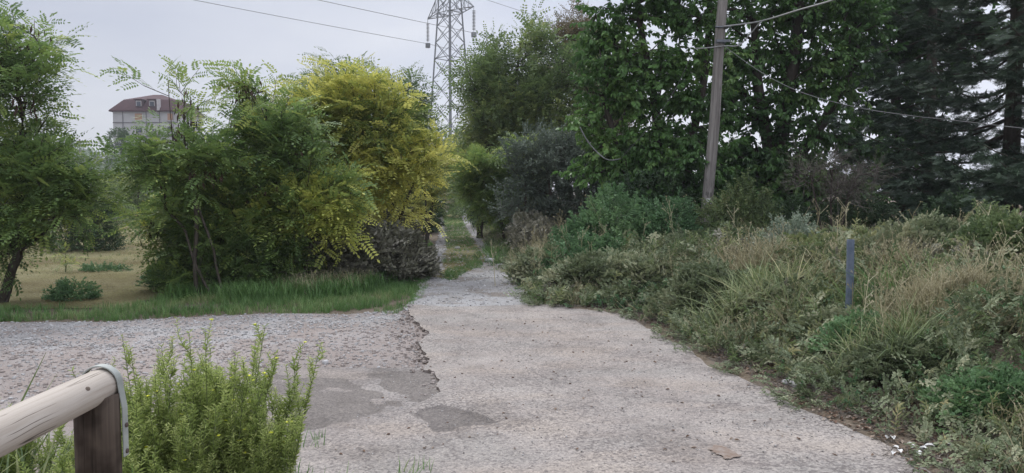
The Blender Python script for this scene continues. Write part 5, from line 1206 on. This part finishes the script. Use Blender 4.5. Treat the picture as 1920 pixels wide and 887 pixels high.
# ---------------------------------------------------------------- apartment house
BY = 140.; mpx = BY/F
M['render_wall'] = noisemat('pale_render', [(.36,.36,.36),(.44,.44,.435)], scale=.6, rough=.9)
M['roof_tiles'] = noisemat('red_roof_tiles', [(.042,.016,.018),(.07,.027,.029)], scale=1.5, rough=.85, bump=.4)
M['brown_shutter'] = noisemat('orange_brown_shutter', [(.30,.17,.10),(.38,.23,.14)], scale=4)
M['dark_pane'] = noisemat('dark_glass', [(.02,.025,.04),(.04,.05,.07)], scale=1, rough=.15, spec=.6)
M['band'] = noisemat('dark_band', [(.10,.095,.10),(.15,.14,.145)], scale=2)
M['white_trim'] = noisemat('white_trim', [(.38,.36,.36),(.48,.46,.46)], scale=2)
bl_, br_ = A(212,230,BY)[0], A(333,230,BY)[0]; ev = topz(207, BY); hb = thing('apartment_house', ((bl_+br_)/2, BY, -.02), 'pale apartment house with a red mansard roof and dormers', 'building')
W = br_-bl_; cxb = (bl_+br_)/2; dpt = 11.
mb = MB(); mb.box([cxb, BY+dpt/2, ev/2], (W, dpt, ev)); mb.build('wall', [M['render_wall']], hb)
def ring(z, inset, over=0): return [[bl_-over+inset, BY-over+inset, z],[br_+over-inset, BY-over+inset, z],[br_+over-inset, BY+dpt+over-inset, z],[bl_-over+inset, BY+dpt+over-inset, z]]
z1 = topz(185,BY); z2 = topz(171,BY); r0_, r1_, r2_ = ring(ev,0,.5), ring(z1,1.4,.0), ring(z2,5.2,0)
mb = MB(); V = np.array(r0_+r1_+r2_+ring(ev-.25,0,.5)); q = []
for b_ in (0,4): q += [[b_+k, b_+(k+1)%4, b_+4+(k+1)%4, b_+4+k] for k in range(4)]
q += [[8,9,10,11],[12,15,14,13]] + [[12+k, 12+(k+1)%4, (k+1)%4, k] for k in range(4)]
mb.add(Tm(V,q)); rf = mb.build('roof', [M['roof_tiles']], hb)
def rp(mb, name, mats, par): 
    o = mb.build(name, mats, base=tuple(hb.location)); o.location = (0,0,0); o.parent = par; return o
for u in (261, 286):
    x = A(u,195,BY)[0]; mb = MB(); mb.box([x, BY+.65, topz(194,BY)], (1.3,1.6,1.3)); mb.box([x, BY+.55, topz(194,BY)+.72], (1.7,2.0,.14)); d_ = rp(mb, 'dormer', [M['roof_tiles']], rf)
    mb = MB(); mb.box([x, BY-.17, topz(194,BY)], (1.0,.08,1.0)); mb.box([x, BY-.20, topz(195,BY)], (.75,.10,.8), m=1); rp(mb, 'dormer_window', [M['white_trim'], M['dark_pane']], rf)
mb = MB(); mb.box([A(299,195,BY)[0], BY-.3, topz(197,BY)], (.35,.9,2.1)); rp(mb, 'chimney', [M['white_trim']], rf)
for (u, v, w_, h_, m_) in [(260,219,1.3,1.2,'brown_shutter'),(261,243,1.1,1.1,'dark_pane'),(286,243,.6,1.1,'dark_pane'),(261,273,1.1,1.1,'dark_pane'),(286,273,.6,1.1,'dark_pane'),(320,219,1.1,1.2,'brown_shutter'),(320,243,1.1,1.1,'dark_pane'),(222,273,1.1,1.1,'dark_pane')]:
    x = A(u,v,BY)[0]; z = topz(v,BY); mb = MB()
    mb.box([x, BY-.03, z], (w_+.16,.10,h_+.16)); wo = mb.build('window', [M['white_trim']], hb)
    mb = MB(); mb.box([x, BY-.06, z], (w_,.10,h_)); rp(mb, 'shutter' if m_ == 'brown_shutter' else 'pane', [M[m_]], wo)
    mb = MB(); mb.box([x, BY-.12, z-h_/2-.12], (w_+.4,.24,.08)); rp(mb, 'sill', [M['white_trim']], wo)
for v in (230, 256): mb = MB(); mb.box([cxb, BY-.04, topz(v,BY)], (W+.02,.1,.16)); mb.build('floor_band', [M['band']], hb)
for u in (231, 275, 300, 325): mb = MB(); mb.tube([[A(u,230,BY)[0], BY-.12, 0],[A(u,230,BY)[0], BY-.12, ev]], .07, 6); mb.build('drainpipe', [M['band']], hb)
# low house and far poles
hx = A(350,275,100)[0]
lh = thing('low_house', (hx, 100, -.02), 'low pale house glimpsed right of the apartment house', 'building')
mb = MB(); mb.box([hx,104,3.2],(7,8,6.4)); mb.build('wall',[M['render_wall']],lh)
mb = MB(); mb.add(Tm([[hx-3.9,99.6,6.3],[hx+3.9,99.6,6.3],[hx+3.9,108.4,6.3],[hx-3.9,108.4,6.3],[hx-3.9,104,8],[hx+3.9,104,8]],[[0,1,5,4],[2,3,4,5],[3,0,4,4],[1,2,5,5],[0,3,2,1]])); mb.build('roof',[M['render_wall']],lh)
hx = A(108,280,110)[0]; lh = thing('low_house', (hx, 110, -.02), 'small distant roof beside the two far poles', 'building')
mb = MB(); mb.box([hx,113,3.4],(5,6,6.8)); mb.build('wall',[M['render_wall']],lh)
mb = MB(); mb.add(Tm([[hx-2.9,109.6,6.8],[hx+2.9,109.6,6.8],[hx+2.9,116.4,6.8],[hx-2.9,116.4,6.8],[hx-2.9,113,8],[hx+2.9,113,8]],[[0,1,5,4],[2,3,4,5],[3,0,4,4],[1,2,5,5],[0,3,2,1]])); mb.build('roof',[M['band']],lh)
for (u, vt, Y_, lab) in [(137,262,105,'thin far utility pole, the left of two'),(154,261,98,'thicker far utility pole, the right of two')]:
    c = px(u,Y_); ff = thing('far_pole', (c[0],c[1],-.02), lab, 'utility pole'); zt = topz(vt,Y_)
    mb = MB(); mb.tube([[c[0],c[1],0],[c[0],c[1],zt]], [.14,.10], 8); mb.build('shaft',[M['polewood']],ff)
    mb = MB(); mb.box([c[0],c[1],zt-.25],(1.1,.1,.1)); mb.build('crossarm',[M['metal']],ff)
for v_ in (268, 272):
    cab('far_wire', [A(100,v_-1,112), A(137,v_,105), A(154,v_,98), A(230,v_+1,92)], .02, M['thin_wire'], 'thin far wire strung between the far poles, %s of two' % ('upper' if v_ == 268 else 'lower'), 'wire')

# ---------------------------------------------------------------- air
mb = MB(); mb.box([0, 100, 35], (700, 700, 74)); hz = mb.build('haze', []); hz['kind'] = 'stuff'
m = bpy.data.materials.new('haze_air'); m.use_nodes = True; t = m.node_tree; t.nodes.clear()
o = t.nodes.new('ShaderNodeOutputMaterial'); v = t.nodes.new('ShaderNodeVolumePrincipled')
v.inputs['Color'].default_value = (.9, .93, 1, 1); v.inputs['Density'].default_value = .0007
t.links.new(v.outputs[0], o.inputs['Volume']); hz.data.materials.append(m)
